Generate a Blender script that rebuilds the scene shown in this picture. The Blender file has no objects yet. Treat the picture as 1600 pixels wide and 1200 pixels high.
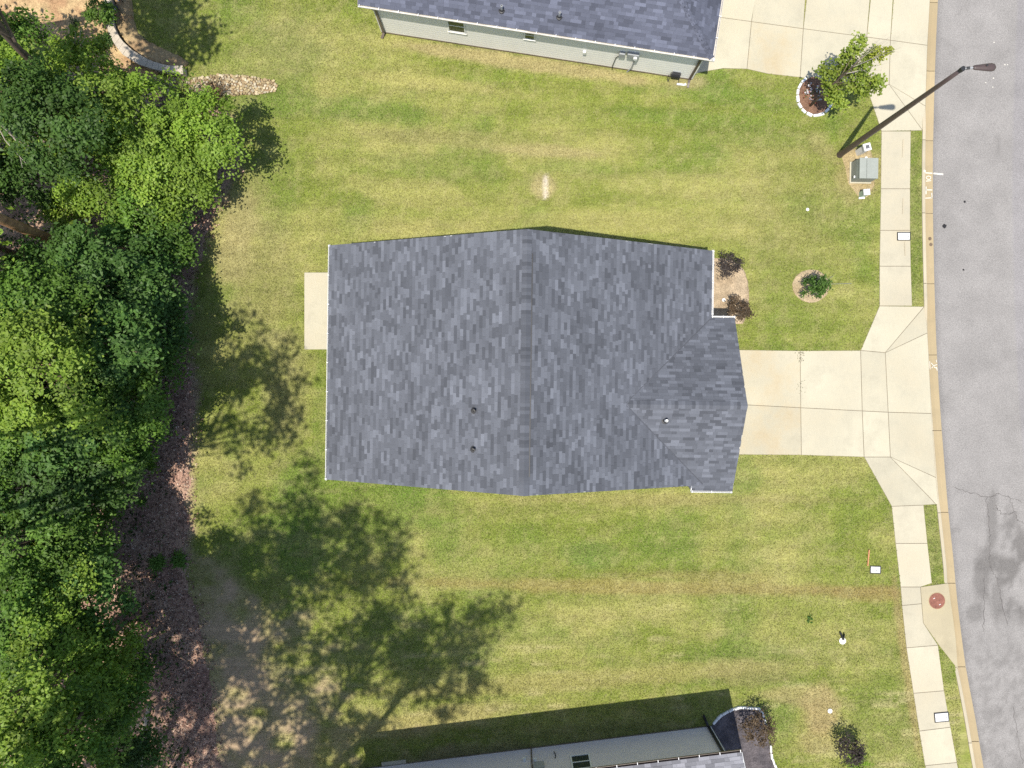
import bpy, math, random
import numpy as np
from mathutils import Vector, Matrix

random.seed(7)
RNG = np.random.default_rng(11)
R = math.radians
scene = bpy.context.scene
COL = scene.collection

# ------------------------------------------------------------------ camera, sky, sun, exposure
CAM_H = 35.0            # flying height over the lawn (m)
F = 1150.0              # focal length in pixels of a 1600 px wide picture
S = F / CAM_H           # pixels per metre on the ground
cam = bpy.data.cameras.new('camera')
cam.sensor_width = 36.0
cam.lens = 36.0 * F / 1600.0
cam.clip_start = 0.5
cam.clip_end = 2000
cam_o = bpy.data.objects.new('camera', cam)
cam_o.location = (0, 0, CAM_H)
COL.objects.link(cam_o)
scene.camera = cam_o

SHADOW = Vector((0.1610, 0.2335, -1.0))      # where the light travels per metre of height
sun_dir = -SHADOW.normalized()               # towards the sun
SUN_EL = math.asin(sun_dir.z)
SUN_AZ = math.atan2(sun_dir.x, sun_dir.y)    # from +Y clockwise
world = bpy.data.worlds.new('World')
scene.world = world
world.use_nodes = True
wn = world.node_tree.nodes
wn.clear()
sky = wn.new('ShaderNodeTexSky')
sky.sky_type = 'NISHITA'
sky.sun_disc = False
sky.sun_elevation = SUN_EL
sky.sun_rotation = SUN_AZ
bg = wn.new('ShaderNodeBackground')
bg.inputs['Strength'].default_value = 0.12
wo = wn.new('ShaderNodeOutputWorld')
world.node_tree.links.new(sky.outputs[0], bg.inputs['Color'])
world.node_tree.links.new(bg.outputs[0], wo.inputs['Surface'])

sl = bpy.data.lights.new('sun', 'SUN')
sl.energy = 4.0
sl.angle = R(0.53)
sl.color = (1.0, 0.945, 0.85)
so = bpy.data.objects.new('sun', sl)
so.rotation_euler = SHADOW.to_track_quat('-Z', 'Y').to_euler()
so.location = (-10, -15, 60)
COL.objects.link(so)

scene.view_settings.view_transform = 'Standard'
scene.view_settings.look = 'None'
scene.view_settings.exposure = 0.44
scene.view_settings.gamma = 1.0
scene.view_settings.use_curve_mapping = False
scene.render.engine = 'CYCLES'
scene.cycles.max_bounces = 6
scene.cycles.diffuse_bounces = 3
scene.cycles.transparent_max_bounces = 8
scene.cycles.use_denoising = False


# ------------------------------------------------------------------ helpers
def P(px, py, z=0.0):
    """world point seen at photo pixel (px,py) if it lies at height z"""
    k = (CAM_H - z) / F
    return Vector(((px - 800) * k, (600 - py) * k, z))


def px_of(x, y):
    return x * S + 800, 600 - y * S


def tag(o, label=None, cat=None, group=None, kind=None):
    if label: o['label'] = label
    if cat: o['category'] = cat
    if group: o['group'] = group
    if kind: o['kind'] = kind
    return o


def empty(name, loc=(0, 0, 0), rz=0.0, **kw):
    o = bpy.data.objects.new(name, None)
    o.empty_display_size = 0.3
    o.location = loc
    o.rotation_euler = (0, 0, rz)
    COL.objects.link(o)
    tag(o, **kw)
    return o


class MB:
    def __init__(s):
        s.v, s.f = [], []

    def add(s, vs, fs):
        n = len(s.v)
        s.v += [tuple(p) for p in vs]
        s.f += [tuple(i + n for i in f) for f in fs]
        return s

    def box(s, lo, hi):
        x0, y0, z0 = lo
        x1, y1, z1 = hi
        return s.add([(x0, y0, z0), (x1, y0, z0), (x1, y1, z0), (x0, y1, z0), (x0, y0, z1), (x1, y0, z1), (x1, y1, z1), (x0, y1, z1)],
                     [(3, 2, 1, 0), (4, 5, 6, 7), (0, 1, 5, 4), (1, 2, 6, 5), (2, 3, 7, 6), (3, 0, 4, 7)])

    def bar(s, a, b, w, h, up=(0, 0, 1)):
        a, b = Vector(a), Vector(b)
        d = (b - a).normalized()
        side = d.cross(Vector(up))
        if side.length < 1e-4:
            side = d.cross(Vector((1, 0, 0)))
        side.normalize()
        u = side.cross(d)
        vs = []
        for p in (a, b):
            for sx, sz in ((-1, -1), (1, -1), (1, 1), (-1, 1)):
                vs.append(p + side * sx * w / 2 + u * sz * h / 2)
        return s.add(vs, [(3, 2, 1, 0), (4, 5, 6, 7), (0, 1, 5, 4), (1, 2, 6, 5), (2, 3, 7, 6), (3, 0, 4, 7)])

    def prism(s, poly, z0, z1, bevel=0.0):
        """vertical prism on a 2-D polygon; optional chamfer at the top"""
        a = sum(poly[i][0] * poly[(i + 1) % len(poly)][1] - poly[(i + 1) % len(poly)][0] * poly[i][1] for i in range(len(poly)))
        poly = [tuple(p[:2]) for p in poly]
        if a < 0:
            poly = poly[::-1]
        n = len(poly)
        if bevel > 0:
            inn = inset(poly, bevel)
            vs = [(x, y, z0) for x, y in poly] + [(x, y, z1 - bevel) for x, y in poly] + [(x, y, z1) for x, y in inn]
            fs = [tuple(range(n - 1, -1, -1)), tuple(range(2 * n, 3 * n))]
            for i in range(n):
                j = (i + 1) % n
                fs += [(i, j, n + j, n + i), (n + i, n + j, 2 * n + j, 2 * n + i)]
        else:
            vs = [(x, y, z0) for x, y in poly] + [(x, y, z1) for x, y in poly]
            fs = [tuple(range(n - 1, -1, -1)), tuple(range(n, 2 * n))]
            for i in range(n):
                j = (i + 1) % n
                fs.append((i, j, n + j, n + i))
        return s.add(vs, fs)

    def tube(s, pts, rad, seg=7, cap=True):
        pts = [Vector(p) for p in pts]
        if not isinstance(rad, (list, tuple)):
            rad = [rad] * len(pts)
        vs, fs = [], []
        ref = Vector((0.3, 0.9, 0.2))
        for i, p in enumerate(pts):
            d = (pts[min(i + 1, len(pts) - 1)] - pts[max(i - 1, 0)])
            d = d.normalized() if d.length > 1e-9 else Vector((0, 0, 1))
            a = d.cross(ref)
            if a.length < 1e-3:
                a = d.cross(Vector((1, 0, 0)))
            a.normalize()
            b = d.cross(a)
            for k in range(seg):
                t = 2 * math.pi * k / seg
                vs.append(p + (a * math.cos(t) + b * math.sin(t)) * rad[i])
        for i in range(len(pts) - 1):
            for k in range(seg):
                l = (k + 1) % seg
                fs.append((i * seg + k, i * seg + l, (i + 1) * seg + l, (i + 1) * seg + k))
        if cap:
            fs.append(tuple(range(seg - 1, -1, -1)))
            fs.append(tuple(range((len(pts) - 1) * seg, len(pts) * seg)))
        return s.add(vs, fs)

    def lathe(s, prof, seg=16, c=(0, 0, 0)):
        """profile [(r,z)...] around a vertical axis at c"""
        vs, fs = [], []
        for r, z in prof:
            for k in range(seg):
                t = 2 * math.pi * k / seg
                vs.append((c[0] + r * math.cos(t), c[1] + r * math.sin(t), c[2] + z))
        for i in range(len(prof) - 1):
            for k in range(seg):
                l = (k + 1) % seg
                fs.append((i * seg + k, i * seg + l, (i + 1) * seg + l, (i + 1) * seg + k))
        fs.append(tuple(range(seg - 1, -1, -1)))
        fs.append(tuple(range((len(prof) - 1) * seg, len(prof) * seg)))
        return s.add(vs, fs)

    def build(s, name, m, parent=None, smooth=False, loc=None, **kw):
        me = bpy.data.meshes.new(name)
        me.from_pydata(s.v, [], s.f)
        me.update()
        if smooth:
            me.polygons.foreach_set('use_smooth', [True] * len(me.polygons))
        me.materials.append(m)
        o = bpy.data.objects.new(name, me)
        COL.objects.link(o)
        if parent: o.parent = parent
        if loc: o.location = loc
        tag(o, **kw)
        return o


def inset(poly, d):
    """shrink a ccw polygon by d"""
    n = len(poly)
    out = []
    for i in range(n):
        p0, p1, p2 = Vector(poly[i - 1]), Vector(poly[i]), Vector(poly[(i + 1) % n])
        e1, e2 = (p1 - p0), (p2 - p1)
        if e1.length < 1e-6 or e2.length < 1e-6:
            out.append(tuple(p1)); continue
        e1.normalize(); e2.normalize()
        n1, n2 = Vector((-e1.y, e1.x)), Vector((-e2.y, e2.x))
        m = n1 + n2
        m = m / max(0.35, m.dot(n1)) if m.length > 1e-5 else n1
        out.append(tuple(p1 + m * d))
    return out


def ccw(poly):
    poly = [tuple(p[:2]) for p in poly]
    a = sum(poly[i][0] * poly[(i + 1) % len(poly)][1] - poly[(i + 1) % len(poly)][0] * poly[i][1] for i in range(len(poly)))
    return poly[::-1] if a < 0 else poly


def np_obj(name, V, k, m, col=None, parent=None, smooth=False, **kw):
    """V: (n*k,3) verts, every k of them one face"""
    n = len(V) // k
    me = bpy.data.meshes.new(name)
    me.vertices.add(len(V))
    me.vertices.foreach_set('co', np.ascontiguousarray(V, dtype=np.float32).ravel())
    me.loops.add(n * k)
    me.loops.foreach_set('vertex_index', np.arange(n * k, dtype=np.int32))
    me.polygons.add(n)
    me.polygons.foreach_set('loop_start', np.arange(0, n * k, k, dtype=np.int32))
    me.update(calc_edges=True)
    if col is not None:
        a = me.attributes.new('Col', 'FLOAT_COLOR', 'POINT')
        c = np.ones((len(V), 4), dtype=np.float32)
        c[:, :3] = col
        a.data.foreach_set('color', c.ravel())
    me.materials.append(m)
    o = bpy.data.objects.new(name, me)
    COL.objects.link(o)
    if parent: o.parent = parent
    tag(o, **kw)
    return o


def set_col(o, fn_or_rgb):
    me = o.data
    a = me.attributes.new('Col', 'FLOAT_COLOR', 'POINT')
    c = np.ones((len(me.vertices), 4), dtype=np.float32)
    c[:, :3] = fn_or_rgb
    a.data.foreach_set('color', c.ravel())


def vnoise(x, y, seed=0):
    xi = np.floor(x).astype(np.int64)
    yi = np.floor(y).astype(np.int64)
    fx, fy = x - xi, y - yi
    fx = fx * fx * (3 - 2 * fx)
    fy = fy * fy * (3 - 2 * fy)

    def h(a, b):
        n = (a * 374761393 + b * 668265263 + seed * 1442695041) & 0x7fffffff
        n = ((n ^ (n >> 13)) * 1274126177) & 0x7fffffff
        n = n ^ (n >> 16)
        return (n & 0xffff) / 65535.0
    return (h(xi, yi) * (1 - fx) + h(xi + 1, yi) * fx) * (1 - fy) + (h(xi, yi + 1) * (1 - fx) + h(xi + 1, yi + 1) * fx) * fy


def fbm(x, y, seed=0, oct=4):
    t, a, s = 0, 0.5, 0
    for i in range(oct):
        t = t + a * vnoise(x * 2 ** i + 17.3 * i, y * 2 ** i - 9.1 * i, seed + i)
        s += a
        a *= 0.55
    return t / s


def inside(px, py, poly):
    r = np.zeros(px.shape, bool)
    n = len(poly)
    for i in range(n):
        x0, y0 = poly[i][:2]
        x1, y1 = poly[(i + 1) % n][:2]
        if y0 == y1: continue
        c = ((y0 > py) != (y1 > py)) & (px < (x1 - x0) * (py - y0) / (y1 - y0) + x0)
        r ^= c
    return r


# ------------------------------------------------------------------ materials
class NT:
    def __init__(s, name):
        s.m = bpy.data.materials.new(name)
        s.m.use_nodes = True
        s.t = s.m.node_tree
        s.n = s.t.nodes
        s.bsdf = s.n['Principled BSDF']
        s.out = s.n['Material Output']

    def new(s, t, **kw):
        n = s.n.new(t)
        for k, v in kw.items():
            if k in n.inputs.keys(): n.inputs[k].default_value = v
            else: setattr(n, k, v)
        return n

    def link(s, a, b): s.t.links.new(a, b)

    def coord(s):
        tc = s.new('ShaderNodeTexCoord')
        return tc.outputs['Object']

    def noise(s, vec, scale, detail=4, rough=0.6):
        n = s.new('ShaderNodeTexNoise')
        n.inputs['Scale'].default_value = scale
        n.inputs['Detail'].default_value = detail
        n.inputs['Roughness'].default_value = rough
        s.link(vec, n.inputs['Vector'])
        return n.outputs['Fac']

    def ramp(s, fac, a, b, lo, hi):
        """map fac in [a,b] to [lo,hi], clamped"""
        n = s.new('ShaderNodeMapRange')
        n.inputs['From Min'].default_value = a
        n.inputs['From Max'].default_value = b
        n.inputs['To Min'].default_value = lo
        n.inputs['To Max'].default_value = hi
        s.link(fac, n.inputs['Value'])
        return n.outputs['Result']

    def mul(s, a, b):
        n = s.new('ShaderNodeMath', operation='MULTIPLY')
        s.link(a, n.inputs[0])
        if isinstance(b, (int, float)): n.inputs[1].default_value = b
        else: s.link(b, n.inputs[1])
        return n.outputs[0]

    def scale_col(s, col, fac):
        n = s.new('ShaderNodeVectorMath', operation='SCALE')
        s.link(col, n.inputs[0])
        s.link(fac, n.inputs['Scale'])
        return n.outputs[0]

    def mix(s, fac, a, b):
        n = s.new('ShaderNodeMix', data_type='RGBA')
        s.link(fac, n.inputs['Factor'])
        for v, i in ((a, 6), (b, 7)):
            if isinstance(v, (tuple, list)): n.inputs[i].default_value = (*v[:3], 1)
            else: s.link(v, n.inputs[i])
        return n.outputs[2]

    def rgb(s, c):
        n = s.new('ShaderNodeRGB')
        n.outputs[0].default_value = (*c, 1)
        return n.outputs[0]

    def attr(s, name='Col'):
        n = s.new('ShaderNodeAttribute')
        n.attribute_name = name
        return n.outputs['Color']

    def bump(s, h, strength=0.3, dist=0.02):
        n = s.new('ShaderNodeBump')
        n.inputs['Strength'].default_value = strength
        n.inputs['Distance'].default_value = dist
        s.link(h, n.inputs['Height'])
        s.link(n.outputs['Normal'], s.bsdf.inputs['Normal'])

    def base(s, col): s.link(col, s.bsdf.inputs['Base Color'])

    def rough(s, r, spec=0.3, metal=0.0):
        s.bsdf.inputs['Roughness'].default_value = r
        s.bsdf.inputs['Specular IOR Level'].default_value = spec
        s.bsdf.inputs['Metallic'].default_value = metal


def mat(name, c, rough=0.7, spec=0.3, var=0.15, scale=3.0, fine=40.0, fvar=0.12, metal=0.0, bump=0.15, attr=False):
    t = NT(name)
    co = t.coord()
    col = t.attr() if attr else t.rgb(c)
    f = t.ramp(t.noise(co, scale, 5), 0.3, 0.7, 1 - var, 1 + var)
    col = t.scale_col(col, f)
    fn = t.noise(co, fine, 3)
    col = t.scale_col(col, t.ramp(fn, 0.3, 0.7, 1 - fvar, 1 + fvar))
    t.base(col)
    t.rough(rough, spec, metal)
    if bump: t.bump(fn, bump, 0.01)
    return t.m


def leaf_mat(name, trans=0.35):
    t = NT(name)
    col = t.attr()
    t.base(col)
    t.rough(0.5, 0.25)
    tr = t.new('ShaderNodeBsdfTranslucent')
    hs = t.new('ShaderNodeHueSaturation')
    hs.inputs['Saturation'].default_value = 1.1
    hs.inputs['Value'].default_value = 1.35
    t.link(col, hs.inputs['Color'])
    t.link(hs.outputs[0], tr.inputs['Color'])
    mx = t.new('ShaderNodeMixShader')
    mx.inputs[0].default_value = trans
    t.link(t.bsdf.outputs[0], mx.inputs[1])
    t.link(tr.outputs[0], mx.inputs[2])
    t.link(mx.outputs[0], t.out.inputs['Surface'])
    return t.m


def lawn_mat():
    t = NT('lawn')
    co = t.coord()
    col = t.attr()
    n1 = t.noise(co, 3.2, 6, 0.7)
    col = t.scale_col(col, t.ramp(n1, 0.3, 0.7, 0.86, 1.14))
    n2 = t.noise(co, 14.0, 5, 0.75)
    col = t.scale_col(col, t.ramp(n2, 0.32, 0.68, 0.70, 1.28))
    mp = t.new('ShaderNodeMapping')
    mp.inputs['Scale'].default_value = (1.1, 8.0, 1)
    t.link(co, mp.inputs['Vector'])
    col = t.scale_col(col, t.ramp(t.noise(mp.outputs[0], 1.0, 4, 0.6), 0.3, 0.7, 0.86, 1.14))
    n3 = t.noise(co, 9.0, 4, 0.7)
    straw = t.mix(t.ramp(n3, 0.52, 0.72, 0.0, 0.35), col, (0.36, 0.32, 0.15))
    t.base(straw)
    t.rough(0.9, 0.1)
    t.bump(n2, 0.6, 0.03)
    return t.m


def asphalt_mat():
    t = NT('asphalt')
    co = t.coord()
    col = t.attr()
    n = t.noise(co, 0.6, 5)
    col = t.scale_col(col, t.ramp(n, 0.3, 0.7, 0.9, 1.1))
    g = t.noise(co, 22.0, 6, 0.85)
    col = t.scale_col(col, t.ramp(g, 0.35, 0.65, 0.66, 1.34))
    v = t.new('ShaderNodeTexVoronoi')
    v.inputs['Scale'].default_value = 34
    t.link(co, v.inputs['Vector'])
    col = t.scale_col(col, t.ramp(v.outputs['Distance'], 0.0, 0.6, 1.18, 0.86))
    t.base(col)
    t.rough(0.9, 0.25)
    t.bump(g, 0.5, 0.01)
    return t.m


def concrete_mat(name, c, dirt=(0.33, 0.26, 0.16), dirt_amt=0.25):
    t = NT(name)
    g = t.new('ShaderNodeNewGeometry')
    co = g.outputs['Position']
    oi = t.new('ShaderNodeObjectInfo')
    col = t.scale_col(t.rgb(c), t.ramp(oi.outputs['Random'], 0, 1, 0.90, 1.05))
    n = t.noise(co, 0.9, 6, 0.65)
    col = t.scale_col(col, t.ramp(n, 0.3, 0.7, 0.86, 1.09))
    d = t.noise(co, 0.45, 6, 0.7)
    col = t.mix(t.ramp(d, 0.46, 0.8, 0.0, dirt_amt * 1.6), col, dirt)
    mp = t.new('ShaderNodeMapping')
    mp.inputs['Scale'].default_value = (30, 2.0, 1)
    t.link(co, mp.inputs['Vector'])
    br = t.noise(mp.outputs[0], 1.0, 3)
    col = t.scale_col(col, t.ramp(br, 0.3, 0.7, 0.97, 1.03))
    f = t.noise(co, 28, 4, 0.7)
    col = t.scale_col(col, t.ramp(f, 0.3, 0.7, 0.93, 1.07))
    t.base(col)
    t.rough(0.85, 0.2)
    t.bump(f, 0.15, 0.006)
    return t.m


M = {}
M['lawn'] = lawn_mat()
M['blade'] = leaf_mat('grass_blade', 0.25)
M['leaf'] = leaf_mat('leaf', 0.38)
M['asphalt'] = asphalt_mat()
M['concrete'] = concrete_mat('concrete', (0.50, 0.46, 0.345))
M['concrete_old'] = concrete_mat('stained_concrete', (0.50, 0.455, 0.335), (0.36, 0.26, 0.13), 0.5)
M['walk'] = concrete_mat('walk_concrete', (0.505, 0.46, 0.345))
M['curb'] = concrete_mat('curb_concrete', (0.42, 0.335, 0.20), (0.3, 0.22, 0.12), 0.3)
M['curb_top'] = concrete_mat('curb_top_concrete', (0.50, 0.44, 0.32))
M['inlet'] = concrete_mat('inlet_concrete', (0.42, 0.365, 0.245), (0.33, 0.28, 0.15), 0.3)
M['soil'] = mat('soil', (0.16, 0.12, 0.085), 0.95, 0.1, 0.25, 2, 20, 0.3)
M['joint'] = mat('joint_soil', (0.19, 0.155, 0.11), 0.95, 0.1, 0.2, 2, 20, 0.3)
M['litter'] = mat('litter', None, 0.95, 0.1, 0.25, 2.5, 16, 0.35, bump=0.5, attr=True)
M['shingle'] = mat('shingle', None, 0.88, 0.3, 0.07, 0.8, 55, 0.18, bump=0.25, attr=True)
M['deck'] = mat('roof_deck', (0.09, 0.095, 0.11), 0.9, 0.1)
M['white'] = mat('white_paint', (0.78, 0.78, 0.76), 0.4, 0.4, 0.04, 2, 30, 0.03, bump=0)
M['siding'] = mat('siding_cream', (0.86, 0.84, 0.78), 0.5, 0.3, 0.04, 1.5, 30, 0.03, bump=0)
M['siding_grey'] = mat('siding_grey', (0.72, 0.66, 0.66), 0.5, 0.3, 0.04, 1.5, 30, 0.03, bump=0)
M['siding_white'] = mat('siding_white', (0.55, 0.56, 0.57), 0.5, 0.3, 0.04, 1.5, 30, 0.03, bump=0)
M['bronze'] = mat('bronze_metal', (0.085, 0.06, 0.055), 0.42, 0.5, 0.12, 2, 40, 0.08, bump=0.03)
M['brown_gutter'] = mat('brown_gutter', (0.16, 0.125, 0.10), 0.45, 0.4, 0.15, 1.5, 30, 0.06, bump=0)
M['tan_gutter'] = mat('tan_gutter', (0.60, 0.57, 0.52), 0.45, 0.4, 0.2, 1.5, 30, 0.06, bump=0)
M['dark'] = mat('dark_metal', (0.03, 0.03, 0.032), 0.5, 0.4, 0.1, 3, 30, 0.1, bump=0)
M['black_plastic'] = mat('black_plastic', (0.018, 0.018, 0.02), 0.45, 0.4, 0.1, 3, 30, 0.1, bump=0)
M['grey_plastic'] = mat('grey_plastic', (0.33, 0.34, 0.35), 0.5, 0.4, 0.08, 3, 30, 0.06, bump=0)
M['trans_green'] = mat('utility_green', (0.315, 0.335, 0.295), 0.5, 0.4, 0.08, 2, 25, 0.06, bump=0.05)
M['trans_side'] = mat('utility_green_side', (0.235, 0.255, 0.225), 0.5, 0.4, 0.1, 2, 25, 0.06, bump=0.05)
M['pale_green'] = mat('pale_green', (0.40, 0.50, 0.38), 0.5, 0.4, 0.06, 3, 25, 0.05, bump=0)
M['glass'] = mat('window_glass', (0.035, 0.045, 0.04), 0.06, 0.8, 0.1, 1, 4, 0.1, bump=0)
M['rust'] = mat('rusty_iron', (0.24, 0.10, 0.07), 0.75, 0.3, 0.25, 5, 40, 0.25, bump=0.3)
M['stone'] = mat('river_stone', None, 0.8, 0.2, 0.12, 6, 40, 0.12, attr=True)
M['whitestone'] = mat('white_stone', (0.80, 0.79, 0.77), 0.7, 0.3, 0.08, 6, 40, 0.1)
M['wallcap'] = mat('wall_cap', (0.50, 0.43, 0.34), 0.85, 0.2, 0.15, 2, 30, 0.2)
M['straw'] = mat('pine_straw', None, 0.95, 0.1, 0.22, 3.0, 22, 0.4, bump=0.6, attr=True)
M['bark'] = mat('bark', (0.16, 0.12, 0.09), 0.95, 0.1, 0.3, 4, 25, 0.35, bump=0.6)
M['pine_bark'] = mat('pine_bark', (0.44, 0.25, 0.14), 0.95, 0.1, 0.4, 3, 25, 0.35, bump=0.6)
M['pale_bark'] = mat('pale_bark', (0.36, 0.32, 0.27), 0.95, 0.1, 0.25, 4, 25, 0.3, bump=0.5)
M['wood'] = mat('orange_wood', (0.55, 0.26, 0.13), 0.8, 0.2, 0.15, 5, 40, 0.2)
M['paint'] = mat('road_paint', (0.66, 0.63, 0.54), 0.7, 0.3, 0.15, 5, 60, 0.25, bump=0)
M['tar'] = mat('tar', (0.022, 0.021, 0.023), 0.7, 0.3, 0.3, 6, 30, 0.3)
M['crack'] = mat('road_crack', (0.125, 0.115, 0.11), 0.95, 0.1, 0.4, 6, 30, 0.4)
M['ground'] = mat('far_ground', (0.17, 0.19, 0.07), 0.95, 0.1, 0.25, 0.1, 2.0, 0.2)
M['brick'] = mat('bed_mulch', None, 0.95, 0.1, 0.3, 4, 25, 0.45, bump=0.6, attr=True)

# ------------------------------------------------------------------ layout in photo pixels on the ground plane
ROAD_EDGE = [(1478, -400), (1472, -100), (1467, 0), (1464, 60), (1461, 150), (1459, 240), (1459, 330), (1461, 430), (1464, 530), (1469, 620),
             (1475, 700), (1483, 800), (1491, 871), (1497, 940), (1510, 1043), (1526, 1125), (1538, 1200), (1570, 1350), (1640, 1650)]
PAN = 14.0
TOPW = 5.0
_ry = np.array([p[1] for p in ROAD_EDGE], float)
_rx = np.array([p[0] for p in ROAD_EDGE], float)


def road_x(py):      # smooth curb line, road side
    py = np.asarray(py, float)
    return (np.interp(py - 30, _ry, _rx) + np.interp(py, _ry, _rx) * 2 + np.interp(py + 30, _ry, _rx)) / 4


FOREST = [(150, -400), (190, 60), (238, 122), (296, 152), (350, 178), (372, 235), (366, 272), (348, 300), (332, 345), (314, 385), (302, 420), (292, 470),
          (286, 520), (291, 560), (303, 600), (303, 650), (297, 700), (292, 740), (293, 790), (296, 820), (286, 850), (290, 900), (310, 960), (320, 1020), (330, 1100), (345, 1200), (380, 1500)]
_fy = np.array([p[1] for p in FOREST], float)
_fx = np.array([p[0] for p in FOREST], float)

# driveways, walks: slab outlines
SLABS_DRIVE = [
    [(1120, 546), (1250, 548), (1251, 637), (1120, 630)],
    [(1120, 630), (1251, 637), (1252, 711), (1120, 710)],
    [(1250, 548), (1344.5, 547.5), (1347, 642), (1251, 637)],
    [(1251, 637), (1347, 642), (1350, 714), (1252, 711)],
    [(1344.5, 547.5), (1383, 551), (1387.5, 644), (1347, 642)],
    [(1347, 642), (1387.5, 644), (1391, 714), (1350, 714)],
    [(1383, 551), (1449, 520), (1450.5, 545), (1455, 646), (1387.5, 644)],
    [(1387.5, 644), (1455, 646), (1462, 746), (1391, 714)],
    [(1344.5, 547.5), (1374, 478), (1444, 479), (1383, 551)],
    [(1383, 551), (1444, 479), (1447, 500), (1449, 520)],
    [(1350, 714), (1391, 714), (1455, 780), (1462, 788), (1443, 789), (1393, 791)],
    [(1391, 714), (1462, 746), (1466, 788), (1462, 788), (1455, 780)],
]
SLABS_WALK = [
    [(1377, 205), (1423, 205), (1422, 295), (1376, 295)],
    [(1376, 295), (1422, 295), (1422, 360), (1375, 360)],
    [(1375, 360), (1422, 360), (1423, 416), (1374, 416)],
    [(1374, 416), (1423, 416), (1425, 478), (1374, 478)],
    [(1393, 791), (1443, 789), (1449, 849), (1399, 849)],
    [(1399, 849), (1449, 849), (1456, 911), (1438, 917), (1407, 917)],
    [(1407, 917), (1438, 917), (1440, 943), (1409, 946)],
    [(1409, 946), (1440, 943), (1442.5, 973), (1465.5, 1008), (1416, 1012)],
    [(1416, 1012), (1465.5, 1008), (1475, 1079), (1427, 1083)],
    [(1427, 1083), (1475, 1079), (1485, 1136), (1436, 1142)],
    [(1436, 1142), (1485, 1136), (1495, 1191), (1445, 1196)],
    [(1445, 1196), (1495, 1191), (1507, 1250), (1457, 1255)],
    [(1457, 1255), (1507, 1250), (1522, 1320), (1472, 1325)],
]
SLABS_NEIGH = [
    [(1128, -90), (1190, -80), (1180, 0), (1174, 34), (1123, 27)],
    [(1123, 27), (1174, 34), (1167, 108), (1130, 107), (1095, 113), (1080, 118), (1080, 20)],
    [(1190, -80), (1268, -70), (1258, 0), (1255, 45), (1174, 34)],
    [(1174, 34), (1255, 45), (1250, 121), (1200, 115.5), (1167, 108)],
    [(1268, -70), (1366, -60), (1359, 0), (1354, 58), (1255, 45)],
    [(1255, 45), (1354, 58), (1350, 134), (1250, 121)],
    [(1366, -60), (1400, -55), (1395, 0), (1391, 63), (1354, 58)],
    [(1354, 58), (1391, 63), (1389, 132), (1357, 146), (1350, 134)],
    [(1400, -55), (1460, -50), (1453, 0), (1449, 71), (1391, 63)],
    [(1391, 63), (1449, 71), (1446, 166), (1389, 132)],
    [(1389, 132), (1446, 166), (1441.5, 204)],
    [(1389, 132), (1441.5, 204), (1377, 205), (1357, 146)],
]
INLET = [(1438, 917), (1481, 911), (1488, 960), (1493, 1000), (1496, 1045), (1467, 1008), (1442.5, 973)]
PATIO = [(476, 426), (560, 426), (560, 546), (476, 546)]
HOUSE_FOOT = [(540, 408), (1085, 416), (1085, 505), (1118, 505), (1118, 748), (1060, 735), (540, 728)]
FRONT_BED = [(1080, 402), (1116, 403), (1135, 404), (1150, 410), (1162, 420), (1169, 440), (1171, 465), (1168, 490), (1160, 506), (1080, 506)]
RING = [(1267 + 29 * math.cos(a), 447 + 26 * math.sin(a)) for a in np.linspace(0, 2 * math.pi, 28)[:-1]]
TREE_BED = [(1273 + 26 * math.cos(a), 150 + 30 * math.sin(a)) for a in np.linspace(0, 2 * math.pi, 28)[:-1]]
UTIL_BED = [(1313, 240), (1335, 232), (1360, 232), (1366, 262), (1366, 290), (1355, 308), (1340, 306), (1325, 285), (1320, 262)]
BOTTOM_BED = [(1114, 1131), (1128, 1116), (1146, 1107), (1155, 1104.5), (1185, 1106.5), (1191, 1114), (1198, 1140), (1203, 1165), (1205, 1182), (1213, 1200), (1222, 1240), (1100, 1240), (1107, 1135)]
WALL_OUT = [(170, -60), (170.5, 0), (171, 30), (175, 52), (184, 72), (198, 91), (223, 107), (249, 115), (278, 121), (293, 122)]
WALL_IN = [(182, -60), (182, 0), (182, 30), (187, 52), (198, 70), (216, 86), (242, 101), (270, 109), (292, 108.5)]
WALL_BED = [(182, -60), (182, 30), (187, 52), (198, 70), (216, 86), (242, 101), (270, 109), (292, 108), (296, 98), (284, 90), (260, 78), (235, 67), (217, 52), (211, 38), (206, 0), (204, -60)]
STRAW_BED = [(-250, -200), (172, -200), (172, 30), (177, 50), (186, 70), (200, 88), (224, 104), (250, 112), (240, 128), (200, 118), (120, 92), (40, 60), (-60, 60), (-250, 80)]
STONES = [(236, 128), (250, 118), (268, 122), (290, 124), (316, 121), (345, 117), (375, 119), (410, 123), (428, 126), (434, 133), (430, 143), (410, 147), (380, 149), (345, 150), (312, 147), (285, 147), (255, 142)]
T_FOOT = [(594, 52), (1078, 125), (1130, -300), (560, -300)]
B_FOOT = [(560, 1202), (1107, 1135), (1150, 1500), (560, 1500)]


def world_poly(poly, z=0.0):
    return [tuple(P(x, y, 0)[:2]) for x, y in poly]


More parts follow.
